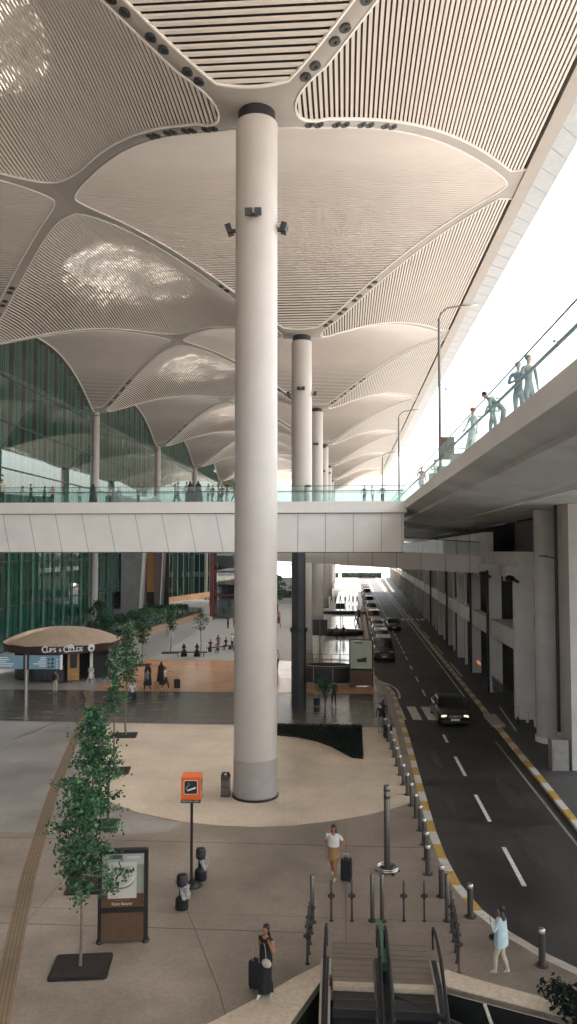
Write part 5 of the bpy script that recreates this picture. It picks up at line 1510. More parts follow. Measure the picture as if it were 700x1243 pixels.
for z in (.5,.9,1.3,1.7): b.tube((-2.6,0,z),(2.1,0,z),.016,n=5)
b.build('rails', M['wood_slat'], t)
t = empty('planter', (-.6,96.0,0), 0, 'dark oval planter across the pale walkway beyond the curved one', 'planter')
b = MB(); b.lathe([(1,0),(1,.5),(.9,.6),(.001,.62)],n=28,sx=2.9,sy=1.9); b.build('wall', M['soil'], t)
t = empty('planter', (-.2,128.0,0), 0, 'low dark planter bar far down the pale walkway', 'planter')
b = MB(); b.lathe([(1,0),(1,.3),(.9,.4),(.001,.42)],n=28,sx=3.6,sy=1.2); b.build('wall', M['soil'], t)
for (x,y,hh,l,w_) in ((-2.05,63.6,4.8,'black rectangular notice on a thin pole above the curved planter',.62),(-.55,96,3.9,'small black square sign far down the pale walkway',.55)):
    t = empty('pole_sign', (x,y,0), 0, l, 'sign'); b = MB(); b.tube((0,0,0),(0,0,hh),.04,n=6); b.build('pole', M['steel'], t)
    b = MB(); b.box(-w_,w_,-.06,-.02,hh-1.3 if w_ > .56 else hh-.7,hh); b.box(-.03,.03,-.08,-.06,hh-1.3 if w_ > .56 else hh-.7,hh,1); b.build('panel', [M['black'],M['c_grey']], t)
# thin rails and dividing lines on the pale walkway
t = empty('walkway_rail', (-2.9,80,0), 0, 'long thin rail along the left side of the pale walkway', 'rail')
b = MB(); b.bar((-2.8,66,.95),(-2.3,95,.95),.08,.06)
for i in range(11): b.tube((-2.8+.05*i,66+2.9*i,0),(-2.8+.05*i,66+2.9*i,.95),.03,n=5)
b.build('rail', M['kerbwhite'], t, world=False); 
for ch in t.children: ch.location = (2.9,-80,0)
b = MB(); b.sheet([(-.62,66),(-.56,66),(-.2,140),(-.3,140)],.010); struct('walkway_joint', b, M['joint'])
t = empty('bus_shelter_wall', (1.35,80,0), 0, 'low brown kerb wall between the bollards and the queued cars', 'low wall')
b = MB(); b.add([(2.05,66.6,0),(2.2,66.6,0),(2.55,100,0),(2.4,100,0),(2.05,66.6,.25),(2.2,66.6,.25),(2.55,100,.25),(2.4,100,.25)],[(4,5,6,7),(0,1,5,4),(3,0,4,7),(1,2,6,5)]); b.build('wall', M['orange_floor'], t, world=True)
t = empty('standing_sign', (-17.1,56.5,0), R(10), 'pale blue standing sign panel behind the tree near the seated people', 'sign'); b = MB(); b.box(-.25,.25,-.05,.05,.3,2.1); b.build('panel', M['c_lblue'], t); b = MB(); b.box(-.27,.27,-.06,.06,0,.3); b.build('foot', M['dark'], t)
t = empty('standing_sign', (-12.0,90.5,0), R(5), 'glassy blue information stand beside the far seated travellers', 'sign'); b = MB(); b.box(-.7,.7,-.06,.06,.2,3.0); b.build('panel', M['c_lblue'], t); b = MB(); b.box(-.78,-.7,-.08,.08,0,3.1); b.box(.7,.78,-.08,.08,0,3.1); b.build('frame', M['dark'], t)

# lamp posts on the elevated road
def lamp_post(y, lab):
    t = empty('street_lamp', (5.75,y,13.9), 0, lab, 'street lamp', 'tall street lamps on the elevated road')
    b = MB(); b.tube((0,0,0),(0,0,10.6),.11,.07,n=10); b.build('pole', M['steel'], t, smooth=True)
    b = MB(); b.path([(0,0,10.5),(.1,0,10.9),(.5,0,11.25),(1.0,0,11.32),(2.1,0,11.45)],.05,n=6); b.build('arm', M['steel'], t)
    b = MB(); b.box(1.5,2.3,-.13,.13,11.41,11.50); b.build('lamp_head', M['steel_lt'], t)
    b = MB(); b.path([(0,0,6.6),(.35,0,6.6),(.38,0,6.35)],.03,n=5); b.ball((.38,0,6.3),.08,.08,.06,n=8,k=5); b.ball((.2,0,2.6),.1,.1,.08,n=8,k=5); b.tube((0,0,2.6),(.2,0,2.6),.03,n=5); b.build('camera_bracket', M['dark'], t)
    b = MB(); b.lathe([(.17,0),(.17,1.2),(.11,1.3)],n=10); b.build('base', M['dark'], t)
lamp_post(46.3,'nearest tall street lamp above the elevated road railing'); lamp_post(81,'second tall street lamp, above the right end of the footbridge'); lamp_post(116,'farthest and smallest street lamp by the roof edge')

# ------------------------------------------------------------------ trees
def leafcard(mb, c, s, r, m):
    n = Vector((r.gauss(0,1),r.gauss(0,1),r.gauss(.9,.8))).normalized(); u = n.cross(Vector((r.gauss(0,1),r.gauss(0,1),r.gauss(0,1)))).normalized(); v = n.cross(u)
    c = Vector(c); k = .62
    mb.add([c-u*s, c-u*s*.2+v*s*k+n*s*.12, c+u*s, c-u*s*.1-v*s*k+n*s*.1], [(0,1,2,3)], m)
def small_tree(loc, H, cr, seed, lab, leafs=3600, name='street_tree', trunk0=1.75, lsz=.062, shape='cone', pad=True, lean=0):
    r = random.Random(seed); t = empty(name, loc, 0, lab, 'tree', 'young trees in square pits')
    tp = []; x = y = 0
    for i in range(9):
        z = H*.96*i/8; x += r.uniform(-.035,.035)+lean*.1; y += r.uniform(-.035,.035); tp.append(Vector((x if i else 0,y if i else 0,z)))
    b = MB(); b.path(tp,[.055*(1-.85*i/8)*max(.7,H/6)+.004 for i in range(9)],n=8)
    def at(z):
        f = max(0,min(7.999,z/(H*.96)*8)); i = int(f); return tp[i].lerp(tp[i+1],f-i)
    twigs = []
    nb = 34
    for i in range(nb):
        q = (i+.5)/nb; z = trunk0+(H-trunk0)*q; a = i*2.4+r.uniform(-.5,.5)
        if shape == 'cone': L = cr*1.15*(1.08-q)**1.0*r.uniform(.45,1.35)*(1 if q > .08 else .8)
        else: L = cr*math.sin(PI*min(1,q*.9+.12))**.7*r.uniform(.6,1.15)
        p0 = at(z); d = Vector((math.cos(a),math.sin(a),r.uniform(.05,.55)))
        p1 = p0+d*L*.55; p2 = p1+Vector((math.cos(a+r.uniform(-.5,.5)),math.sin(a+r.uniform(-.5,.5)),r.uniform(-.15,.35)))*L*.5
        b.path([p0,p1,p2],[.022,.013,.005],n=5); twigs.append((p0,p1,p2,L))
    tr = b.build('trunk', M['bark'], t, smooth=True)
    lf = MB(); per = leafs//nb
    for (p0,p1,p2,L) in twigs:
        sub = [(p1.lerp(p2,r.random()) if r.random() < .7 else p0.lerp(p1,r.uniform(.35,1)))+Vector((r.gauss(0,.11),r.gauss(0,.11),r.gauss(0,.08)))*L*1.1 for _ in range(7)]
        w = L/cr*.9+.35; tone = r.random()
        for _ in range(int(per*w)):
            c = r.choice(sub); s = .06+.13*r.random()
            p = c+Vector((r.gauss(0,s),r.gauss(0,s),r.gauss(0,s*.6)))
            u = r.random(); m = 0 if u < .45 else (1 if u < .88 else 2)
            if tone > .75 and m == 0: m = 1
            leafcard(lf, p, lsz*r.uniform(.6,1.35), r, m)
    for _ in range(leafs//10):
        q = r.random(); p = at(trunk0+.1+(H-trunk0)*q); leafcard(lf, p+Vector((r.gauss(0,.13),r.gauss(0,.13),r.gauss(0,.1))), lsz, r, r.choice((0,0,1)))
    lf.build('crown', [M['leaf1'],M['leaf2'],M['leaf3']], t)
    return t
pits = [((-6.65,19.4),.72,'square black planter pit nearest the camera'),((-7.95,24.0),.72,'second square planter pit, partly behind the nearest tree'),((-9.35,29.2),.72,'third square planter pit, hidden low behind the crown'),((-10.95,36.3),.72,'square planter pit fourth along the row of trees'),((-12.5,43.2),.72,'square planter pit just before the dark stone strip'),((-18.5,69.5),.8,'square pit of the tree beyond the dark strip'),((-17.9,78),.8,'dark tree pit beside the garden path')]
for (x,y),s,l in pits:
    b = MB(); pr = rr_poly(s,s*.82,.09,4); b.prism([(px,py) for px,py in pr],.004,.06,0); b.sheet([(px*.93,py*.93) for px,py in pr],.064,1)
    o = b.build('tree_pit', [M['black'],M['soil']]); o.location = (x,y,0); o.rotation_euler.z = R(9); tag(o, l, 'tree pit', 'square planter pits')
small_tree((-6.68,19.4,.05),4.6,.92,11,'nearest young tree, full ragged crown, beside the washbasin board',3000,lsz=.058)
small_tree((-7.95,24.0,.05),5.6,.95,23,'second young tree, bushy crown rising right behind the nearest one',3200,lsz=.062)
small_tree((-9.3,29.2,.05),4.2,.7,31,'third young tree, mostly hidden behind the two nearest crowns',1500,lsz=.062)
small_tree((-10.95,36.3,.05),5.9,.55,43,'tall narrow tree fourth along the row, before the pale floor',1300,lsz=.07,trunk0=2.6)
small_tree((-12.4,43.2,.05),6.3,.72,57,'tree at the near edge of the dark stone strip with bare lower trunk',1300,lsz=.085,trunk0=2.9,shape='oval')
small_tree((-18.5,69.5,.05),4.4,.75,61,'small dark tree beyond the strip, near the coffee kiosk',900,lsz=.10,trunk0=1.9,shape='oval')
small_tree((-17.8,78,.05),4.8,.6,67,'slim tree standing beside the garden wall',600,lsz=.10,trunk0=2.2,shape='oval')
small_tree((-14.4,76.7,.0),4.6,.8,71,'sparse brownish tree beside the benches',260,lsz=.09,trunk0=2.4,shape='oval')
small_tree((-1.25,49.3,.02),2.3,.55,77,'little leafy sapling in front of the curved planter',420,lsz=.09,trunk0=1.5,shape='oval')
b = MB(); b.tube((0,0,0),(0,0,2.4),.05,n=8); t = empty('tree_stake',(-8.85,28.6,0),0,'short grey post standing behind the trees','post'); b.build('post', M['steel'], t)
# dark ground-cover bed beside the big column
bed = [(-4.15,46.25),(.98,46.25),(.90,39.3),(.35,39.45),(-.1,40.3),(-.75,41.6),(-1.6,42.7),(-2.7,43.5),(-4.1,43.95)]
b = MB(); b.prism(bed,.004,.07); struct('planting_bed', b, M['soil'])
def inside(poly, x, y):
    c = False; n = len(poly)
    for i in range(n):
        x0,y0 = poly[i]; x1,y1 = poly[(i+1)%n]
        if (y0 > y) != (y1 > y) and x < (x1-x0)*(y-y0)/(y1-y0)+x0: c = not c
    return c
b = MB(); r = random.Random(2); k = 0
while k < 9000:
    x, y = r.uniform(-4.2,1.0), r.uniform(39.2,46.3)
    if inside(bed,x,y): leafcard(b,(x,y,.07+.12*r.random()),.05,r,0); k += 1
o = b.build('ground_cover', M['leafdk']); tag(o,'dense dark ground-cover planting in the curved bed beside the big column','ground cover',kind='stuff')
b = MB(); k = 0
while k < 3500:
    x, y = r.uniform(4.3,7.6), r.uniform(15.8,18.6)
    if y < 19.9-.42*(x-2.5)+.0 and inside([(4.35,18.75),(5.0,18.9),(7.6,17.6),(7.6,15.6),(4.9,17.2)],x,y): leafcard(b,(x,y,.05+.6*r.random()**.7+.1*math.sin(x*7)),.07,r,0); k += 1
t = empty('shrub',(5.6,17.6,0),0,'dark clipped shrub in the lower right corner beside the opening','shrub'); b.build('foliage', M['leafdk'], t, world=True)
# garden bank with hedges
gp = empty('raised_planter', (-27,95,0), 0, 'long raised garden bed with a tan stone wall left of the path', 'planter')
gpoly = [(-24.9,84),(-22.0,119),(-29.5,121),(-33.5,104),(-33.0,84)]
b = MB(); b.prism(gpoly,0,.85); b.build('wall', mat('tan_stone',(.36,.235,.15),.6,var=.1), gp, world=True)
b = MB(); b.sheet([(-25.3,84.5),(-22.4,118.6),(-29.3,120.6),(-33.0,104),(-32.6,84.5)],.856); b.build('soil', M['soil'], gp, world=True)
M['hedge_grey'] = mat('leaf_grey_green', (.20,.28,.20), .5, var=.2)
def hedge(p0, p1, w, h, n, mats, lab, s=.13, seed=1, z0=.85, lump=.25):
    t = empty('hedge', (p0[0],p0[1],z0), 0, lab, 'hedge', 'hedges in the raised garden bed'); r = random.Random(seed); b = MB()
    for _ in range(n):
        f = r.random(); a = r.uniform(-1,1); x = p0[0]+(p1[0]-p0[0])*f; y = p0[1]+(p1[1]-p0[1])*f
        dx, dy = (p1[1]-p0[1]), -(p1[0]-p0[0]); L = math.hypot(dx,dy); hh = h*(1+lump*math.sin(f*L*1.3+a*3))*(1-.45*a*a)
        b_z = z0+hh*(r.random()**.45)
        leafcard(b,(x+dx/L*a*w/2,y+dy/L*a*w/2,b_z),s,r,r.choice(range(len(mats))))
    b.build('foliage', [M[m] for m in mats], t, world=True)
hedge((-26.0,85),(-24.3,113),2.2,1.1,5200,['leaf2','leaf1','hedge_grey','hedge_grey'],'loose grey-green shrub row along the planter wall',seed=1)
hedge((-29.0,86),(-28.0,108),3.4,1.1,5200,['leaf1','leaf1','leaf2'],'dark bushy hedge mass at the left of the garden bed',seed=2,lump=.5)
hedge((-25.2,114),(-30.5,112),2.2,1.0,2600,['leaf3','leaf3','leaf2'],'bright green clipped hedge at the far end of the garden bed',seed=3,lump=.05)
hedge((-24.2,118),(-31,117),1.4,1.3,2200,['leaf1','leaf2'],'darker clipped hedge strip behind the bright one',seed=4,lump=.05)
small_tree((-31.5,97,.85),3.2,1.3,83,'rounded dark shrub tree against the facade end of the garden',1300,lsz=.13,trunk0=.4,shape='oval')

for i,(x,y) in enumerate(((-21.3,93),(-19.5,110))):
    t = empty('pot', (x,y,0), 0, ['round pale plant pot by the garden wall, nearer one','round pale plant pot by the garden wall, farther one'][i], 'plant pot', 'pots by the garden wall'); b = MB(); b.lathe([(.35,0),(.45,.9),(.38,.9),(.001,.82)],n=16); b.build('pot', M['concrete'], t, smooth=True)
# benches
def bench(loc, rz, L, lab):
    t = empty('bench', loc, rz, lab, 'bench', 'benches on the orange floor'); b = MB(); b.box(-L/2,L/2,-.25,.25,.40,.47); b.build('seat', M['dark'], t)
    for s in (-1,1): b = MB(); b.box(s*L*.4-.04,s*L*.4+.04,-.2,.2,0,.40); b.build('leg', M['steel'], t)
bench((-15.2,75.5,0),R(6),3.2,'nearest bench with two women in black seated on it'); bench((-13.0,80.0,0),R(50),3.4,'middle bench crowded with travellers'); bench((-10.9,85.5,0),R(50),3.6,'far bench by the blue information stand')
# far background at the end of the road
t = empty('clipped_hedge', (2,296,0), 0, 'long dark clipped hedge closing the far end of the road', 'hedge'); r = random.Random(9); b = MB()
for _ in range(5200):
    x = r.uniform(-14,14)
    if -2.4 < x < -1.2: continue
    leafcard(b,(x,r.uniform(294,297),r.uniform(.2,1.9)),.35,r,r.choice((0,1)))
b.box(-14,-2.4,294.6,296.4,0,1.7,0); b.box(-1.2,14,294.6,296.4,0,1.7,0)
for i_ in range(40): pass
b.build('foliage', [M['leafdk'],M['leaf1']], t, world=True)
for i in range(10):
    x = -60+i*16+rnd.uniform(-3,3); w_ = rnd.uniform(9,14); hh = rnd.uniform(7.5,9.6)
    t = empty('distant_building', (x,420+rnd.uniform(-20,20),0), 0, 'pale hazy low building far beyond the road, %s from the left' % ordinal(i), 'building', 'low pale buildings beyond the road end')
    b = MB(); b.box(-w_/2,w_/2,-5,5,0,hh); b.build('wall', M['bridge_white'], t)
    b = MB(); b.box(-w_/2+.5,w_/2-.5,-5.05,-5.0,2.4,3.6); b.box(-w_/2+.5,w_/2-.5,-5.05,-5.0,5.6,6.7); b.build('window_band', M['c_teal' if i%2 else 'c_grey'], t)
b = MB(); b.sheet([(-200,300),(200,300),(200,1200),(-200,1200)],.02); struct('far_apron', b, M['pale_stone'])
# ------------------------------------------------------------------ the three walkers in front
p, hd = person((-1.88,18.45,.004), 150, 1.69, 'walk', ('up','pull'), 'c_black','c_black','shoe_w','skin2','long', sleeve='none', hi=True, stride=-.075,
    skirt=(.60,.10,.076,.080,'c_black'), label='woman in long black dress with white shoulder bag pulling a black suitcase', coat=(.70,.50,.070,.080,'c_black'))
b = MB(); b.ball((0,0,0),.135,.06,.10,n=16,k=10); o = b.build('shoulder_bag', M['c_cream'], smooth=True); o.location = world_of(p,(-.14,.17,.90)); o.rotation_euler = (0,R(8),R(150))
b = MB(); b.path([(0,0,.08),(.06,-.08,.33),(.20,-.15,.56)],.008,n=5); b.build('strap', M['c_cream'], o)
tag(o,'small cream bag worn across the front of the woman in black','handbag')
hw_ = world_of(p, hd[1])
suitcase((hw_.x-.04,hw_.y-.02,0), R(150), .62,.42,.25,'c_black',.40, label='black suitcase pulled by the woman in the long black dress')
p, hd = person((-.38,25.15,.004), 168, 1.68, 'walk', ('hip','phone'), 'c_white','c_tan','shoe_w','skin2','long', sleeve='short', legs='short', hi=True, stride=.12, bulk=1.06,
    label='woman in white T-shirt and tan shorts holding a phone to her face', coat=(.79,.60,.085,.088,'c_white'), skirt=(.60,.36,.080,.105,'c_tan'))
hw_ = world_of(p, hd[1]); b = MB(); b.box(-.035,.035,-.006,.006,-.05,.09); o = b.build('phone', M['white']); o.location = hw_+Vector((0,0,.03)); tag(o,'white phone held up by the woman in tan shorts','phone')
suitcase((.02,24.95,0), R(170), .66,.34,.26,'c_black',.2, label='tall dark suitcase rolling beside the woman in tan shorts')
p, hd = person((3.84,19.85,.004), 62, 1.68, 'walk', ('up','side'), 'c_lblue','c_cream','shoe_w','skin','long', sleeve='long', legs='long', hi=True, stride=.07,
    label='woman in loose pale blue shirt and cream trousers seen from behind', coat=(.80,.44,.085,.115,'c_lblue'), bulk=1.04)
o = strap_bag(p, 1, 1.68, 'c_black'); tag(o,'black handbag hanging at the side of the woman in pale blue','handbag'); o.location = world_of(p,(-.20,.16,-.07)); 
# ------------------------------------------------------------------ people about the plaza
P = person
P((-21.3,55.6,0),-8,1.72,'stand',('down','down'),'c_grey','c_cream','shoe_b','skin','short',label='man with black backpack facing the kiosk counter')
b = MB(); b.ball((0,0,0),.19,.13,.26,n=12,k=8); o = b.build('backpack', M['c_black'], smooth=True); o.location = (-21.32,55.42,1.22); tag(o,'black backpack on the man before the kiosk','backpack')
P((-14.9,53.4,.004),-140,1.7,'sit',('lap','lap'),'c_lblue','c_navy','shoe_b','skin','short',label='man in pale shirt seated on a case at the left of the travelling group')
o = MB(); o.box(-.3,.3,-.22,.22,0,.36); q = o.build('luggage_stack', M['c_black']); q.location = (-14.9,53.35,0.004); tag(q,'black luggage the pale-shirted man sits on','luggage')
P((-14.75,57.0,.004),60,1.66,'walk',('down','reach'),'c_grey','c_navy','shoe_b','skin','short',label='person in grey leaning towards the group of women in black',sleeve='long')
P((-15.3,59.2,.004),190,1.72,'stand',('down','down'),'c_black','c_black','shoe_b','skin','scarf',haircol='c_black',skirt=(.78,.02,.10,.17,'c_black'),sleeve='long',label='woman in black robe and headscarf, left one of the standing pair')
P((-14.35,59.6,.004),170,1.78,'stand',('down','down'),'c_black','c_black','shoe_b','skin','scarf',haircol='c_black',skirt=(.78,.02,.10,.19,'c_black'),sleeve='long',label='taller woman in black robe, right one of the standing pair')
P((-13.55,57.6,.004),-100,1.7,'walk',('point','down'),'c_white','c_black','shoe_w','skin','short',skirt=(.56,.30,.08,.12,'c_black'),label='woman in white top stretching an arm out towards a suitcase')
suitcase((-12.75,58.1,0), R(20),.66,.46,.28,'c_black',.25,label='black suitcase standing alone on the orange floor')
suitcase((-14.2,57.6,0), R(10),.5,.36,.24,'c_tan',0,label='brown bag on wheels between the women on the orange floor')
P((-15.9,75.5,.02),-150,1.6,'sit',('lap','lap'),'c_black','c_black','shoe_b','skin','scarf',haircol='c_black',skirt=(.60,.10,.11,.20,'c_black'),label='seated woman in black at the left end of the nearest bench')
P((-14.6,75.6,.02),-170,1.6,'sit',('lap','lap'),'c_black','c_black','shoe_b','skin','scarf',haircol='c_black',skirt=(.60,.10,.11,.20,'c_black'),label='seated woman in black at the right end of the nearest bench')
seats = [(-13.9,79.2,'c_black','sit'),(-13.2,79.9,'c_brown','stand'),(-12.5,80.6,'c_black','sit'),(-12.9,77.6,'c_tan','sit'),(-12.0,81.6,'c_white','stand'),(-11.5,82.6,'c_navy','sit'),(-11.2,79.6,'c_cream','sit'),(-10.7,84.6,'c_black','sit'),(-10.1,86.2,'c_brown','sit'),(-9.6,87.0,'c_white','sit')]
sl_ = ['person in black seated first on the middle bench','standing person in brown behind the middle bench','person in black seated centrally on the middle bench','person in tan crouching in front of the middle bench','standing person in white between the two far benches','person in navy seated at the near end of the far bench','person in cream sitting on luggage before the far bench','person in black seated on the far bench','person in brown seated on the far bench','person in white at the last place of the far bench']
for (x,y,c_,ps),l in zip(seats,sl_):
    P((x,y,.02 if ps=='sit' else .004),rnd.uniform(120,230),rnd.uniform(1.6,1.75),ps,('lap','lap') if ps=='sit' else ('down','fold'),c_,'c_black','shoe_b','skin',rnd.choice(['short','long']),label=l,group='travellers round the benches')
far = [(-15.7,103,'c_black','far person in black near the lift, left of the group'),(-15.0,104,'c_grey','far person in grey in the group near the lift'),(-14.3,103,'c_black','far person in black at the right of the group near the lift'),(-9.8,98,'c_black','lone far person in black right of the information stand'),(-21.5,122,'c_brown','tiny person in brown on the terrace left of the lift')]
for x,y,c_,l in far: P((x,y,.004 if y<120 else 1.4),rnd.uniform(0,360),1.72,'stand',('down','fold'),c_,'c_black','shoe_b','skin','short',label=l)
P((-5.95,68.0,.004),170,1.74,'walk',('down','down'),'c_lblue','c_navy','shoe_b','skin','short',label='man in pale shirt walking between the big column and the dark pillar')
P((-.75,52.3,.004),10,1.75,'walk',('fwd','down'),'c_navy','c_black','shoe_b','skin','short',sleeve='long',label='man in dark clothes walking behind the sapling, right one of a couple')
P((-1.35,52.0,.004),-20,1.68,'walk',('down','fwd'),'c_black','c_black','shoe_b','skin','pony',sleeve='long',label='woman in dark clothes bending by the sapling, left one of a couple')
suitcase((-1.9,52.2,0),R(30),.5,.4,.25,'c_navy',.3,label='dark blue suitcase beside the couple at the sapling')
P((2.02,44.9,.004),20,1.74,'stand',('down','fold'),'c_black','c_grey','shoe_b','skin','short',sleeve='long',label='person in black jacket and grey trousers waiting at the bollards near the crossing')
P((2.25,45.9,.004),-30,1.70,'stand',('fold','down'),'c_black','c_black','shoe_b','skin','long',sleeve='long',label='second person in black waiting close behind at the crossing')
suitcase((2.38,43.7,0),R(10),.68,.46,.28,'c_black',.35,label='black suitcase by the bollards next to the waiting pair')
P((-.95,90.3,.004),175,1.75,'walk',('down','down'),'c_grey','c_black','shoe_b','skin','short',label='person in grey walking down the pale walkway')
P((-.15,91.3,.004),175,1.68,'walk',('down','down'),'c_black','c_black','shoe_b','skin','short',label='person in black walking beside the one in grey on the pale walkway')
fx = [(1.6,112,'c_pink'),(2.2,114,'c_black'),(2.1,118,'c_red'),(2.7,121,'c_white'),(1.7,104,'c_black'),(-1.8,150,'c_black'),(-.9,152,'c_navy'),(.1,149,'c_black'),(.9,153,'c_black'),(1.6,150,'c_black'),(-2.6,154,'c_cream'),(2.4,151,'c_red')]
for i,(x,y,c_) in enumerate(fx):
    P((x,y,.004),rnd.uniform(0,360),1.72,'walk',('down','down'),c_,'c_black','shoe_b','skin','short',label='tiny far traveller beside the queued cars, %s farther out' % ordinal(i),group='far travellers on the pale floor')
# ------------------------------------------------------------------ people on the footbridge (feet at deck level)
ZB = 13.965
bp_ = [(-27.6,56.5,'c_grey','stand','short',1.65,'person in grey at the left end of the footbridge, back turned'),(-26.2,56.6,'c_cream','stand','short',1.95,'tall man in pale shirt at the left of the footbridge'),(-26.9,57.3,'c_lblue','stand','short',1.6,'person in pale blue behind the tall man on the footbridge'),
 (-25.2,58,'c_white','stand','long',1.55,'woman in white right of the tall man on the bridge'),(-23.2,57.5,'c_grey','stand','short',1.5,'person in grey leaning on the bridge rail, fifth from the left'),(-22.5,57.3,'c_pink','stand','long',1.5,'person in pink on the bridge before the bright facade reflection'),
 (-20.6,58.0,'c_lblue','stand','short',1.4,'child in pale blue alone on the footbridge'),(-19.4,57.6,'c_black','stand','scarf',1.66,'woman in wide black robe on the left half of the footbridge'),(-18.2,58.2,'c_white','stand','short',1.4,'child in white right of the robed woman on the bridge'),(-17.5,58,'c_grey','stand','short',1.45,'child in grey near the white facade column on the bridge'),
 (-16.0,58.2,'c_green','stand','long',1.5,'person in green before the grey shelter on the bridge'),
 (-12.6,57,'c_teal','walk','short',1.68,'first person of the bridge crowd, in teal'),(-12.1,57.8,'c_white','walk','short',1.78,'person in white near the left of the bridge crowd'),(-11.65,57.0,'c_black','stand','scarf',1.76,'woman in full black robe in the bridge crowd'),(-11.0,56.8,'c_black','stand','scarf',1.74,'second black-robed woman in the bridge crowd, right of the first'),
 (-10.4,57.7,'c_white','walk','long',1.62,'woman in white right of the two robed women'),(-10.0,57.3,'c_navy','walk','short',1.5,'short person in navy in the middle of the bridge crowd'),(-9.25,57.2,'c_black','walk','short',1.5,'dark bent figure with bags in the middle of the bridge crowd'),(-8.85,57.0,'c_brown','walk','long',1.78,'woman in brown with long hair walking on the bridge'),
 (-7.95,57.3,'c_denim','walk','short',1.66,'person in denim on the bridge, left of the tall dark one'),(-7.45,57.2,'c_black','walk','long',1.84,'tall person in black near the right of the bridge crowd'),(-6.6,57.6,'c_pink','walk','short',1.5,'person in pink before the big column on the bridge'),(-6.0,57.1,'c_white','walk','short',1.92,'tall man in white shirt and grey trousers beside the big column'),
 (1.5,57.5,'c_teal','stand','short',1.4,'small person in teal on the right part of the bridge'),(2.1,57.5,'c_white','stand','long',1.4,'small person in white at the bridge right end'),(2.9,58.3,'c_grey','stand','short',1.5,'person in grey near the right end of the bridge')]
for i,(x,y,c_,ps,hr_,h_,l) in enumerate(bp_):
    x *= .995
    sk_ = (.78,.02,.10,.20,'c_black') if hr_ == 'scarf' else None
    P((x,y,ZB),rnd.choice([90,-90,180,150]) if ps=='walk' else rnd.uniform(120,240),h_,ps,('down','fwd') if i%2 else ('down','down'),c_,'c_black' if i%3 else 'c_grey','shoe_b','skin',hr_,haircol='c_black' if hr_=='scarf' else 'hair',skirt=sk_,sleeve='long' if i%2 else 'short',label=l,group='people crossing the footbridge')
for i,(x,c_,h_,l) in enumerate(((-13.1,'c_grey',1.7,'person in grey leading the left edge of the bridge crowd'),(-11.3,'c_denim',1.75,'person in denim behind the two robed women on the bridge'),(-9.6,'c_cream',1.7,'person in cream among the middle of the bridge crowd'),(-8.4,'c_black',1.72,'person in black pushing between walkers on the bridge'),(-7.0,'c_white',1.75,'person in white just left of the tall bearded walker'),(-5.4,'c_lblue',1.7,'person in pale blue half hidden by the big column'),(-24.4,'c_navy',1.7,'person in navy among the left bridge group'))):
    P((x,58.6-.1*i,ZB),90 if i%2 else -90,h_,'walk',('down','fwd'),c_,'c_grey' if i%2 else 'c_black','shoe_b','skin','short',label=l.replace('tall bearded walker','big column walkers'),group='people crossing the footbridge')
t = empty('litter_bin', (-2.7,56.5,ZB), 0, 'grey round bin on the footbridge right of the second column', 'litter bin'); b = MB(); b.lathe([(.25,0),(.25,1.1),(.2,1.2),(.001,1.22)],n=14); b.build('body', M['concrete'], t, smooth=True); b = MB(); b.lathe([(.28,1.22),(.28,1.32),(.001,1.4)],n=14); b.build('lid', M['dark'], t)
# ------------------------------------------------------------------ people behind the glass of the elevated road
ZE = 13.965
ev_ = [((4.98,20.9),200,1.82,'stand',('down','down'),'c_grey','short',0,None,'man leaning over the elevated railing, right one of the close pair'),
       ((4.86,21.6),170,1.80,'stand',('down','fold'),'c_denim','short',0,'c_cream','man in cap with the right-hand pair at the elevated railing'),
       ((4.86,23.6),80,1.72,'bend',('reach','reach'),'c_grey','short',1.0,None,'person bending far down behind the elevated railing'),
       ((4.84,25.2),150,1.56,'stand',('fold','fold'),'c_teal','short',0,'c_cream','short person in cap left of the bending one'),
       ((4.82,28.9),120,1.88,'walk',('down','fwd'),'c_white','short',0,'c_red','tall person in red cap and pale robe at the elevated railing'),
       ((4.85,48.5),170,1.80,'stand',('rail','rail'),'c_red','short',0,None,'person in red top where the elevated road meets the bridge'),
       ((5.3,45.0),190,1.82,'stand',('down','fold'),'c_cream','short',0,None,'person in cream right of the one in red top'),
       ((5.1,50.5),170,1.75,'walk',('down','down'),'c_denim','short',0,None,'person in denim at the bridge and elevated road corner')]
for (xy,hdg,h_,ps,ar,c_,hr_,ln,cp,l) in ev_:
    P((*xy,ZE),hdg,h_,ps,ar,c_,'c_grey','shoe_b','skin',hr_,lean=ln,cap=cp,label=l,group='people at the elevated railing',skirt=(.55,.06,.09,.14,'c_white') if cp=='c_red' else None,sleeve='long')
t = empty('notice_panel', (4.7,35.5,13.96), 0, 'small brown notice panel behind the elevated railing', 'sign'); b = MB(); b.box(-.35,.35,-.03,.03,.7,1.75); b.build('panel', M['c_brown'], t); b = MB(); b.box(-.32,-.26,-.02,.02,0,.7); b.box(.26,.32,-.02,.02,0,.7); b.build('legs', M['steel'], t)
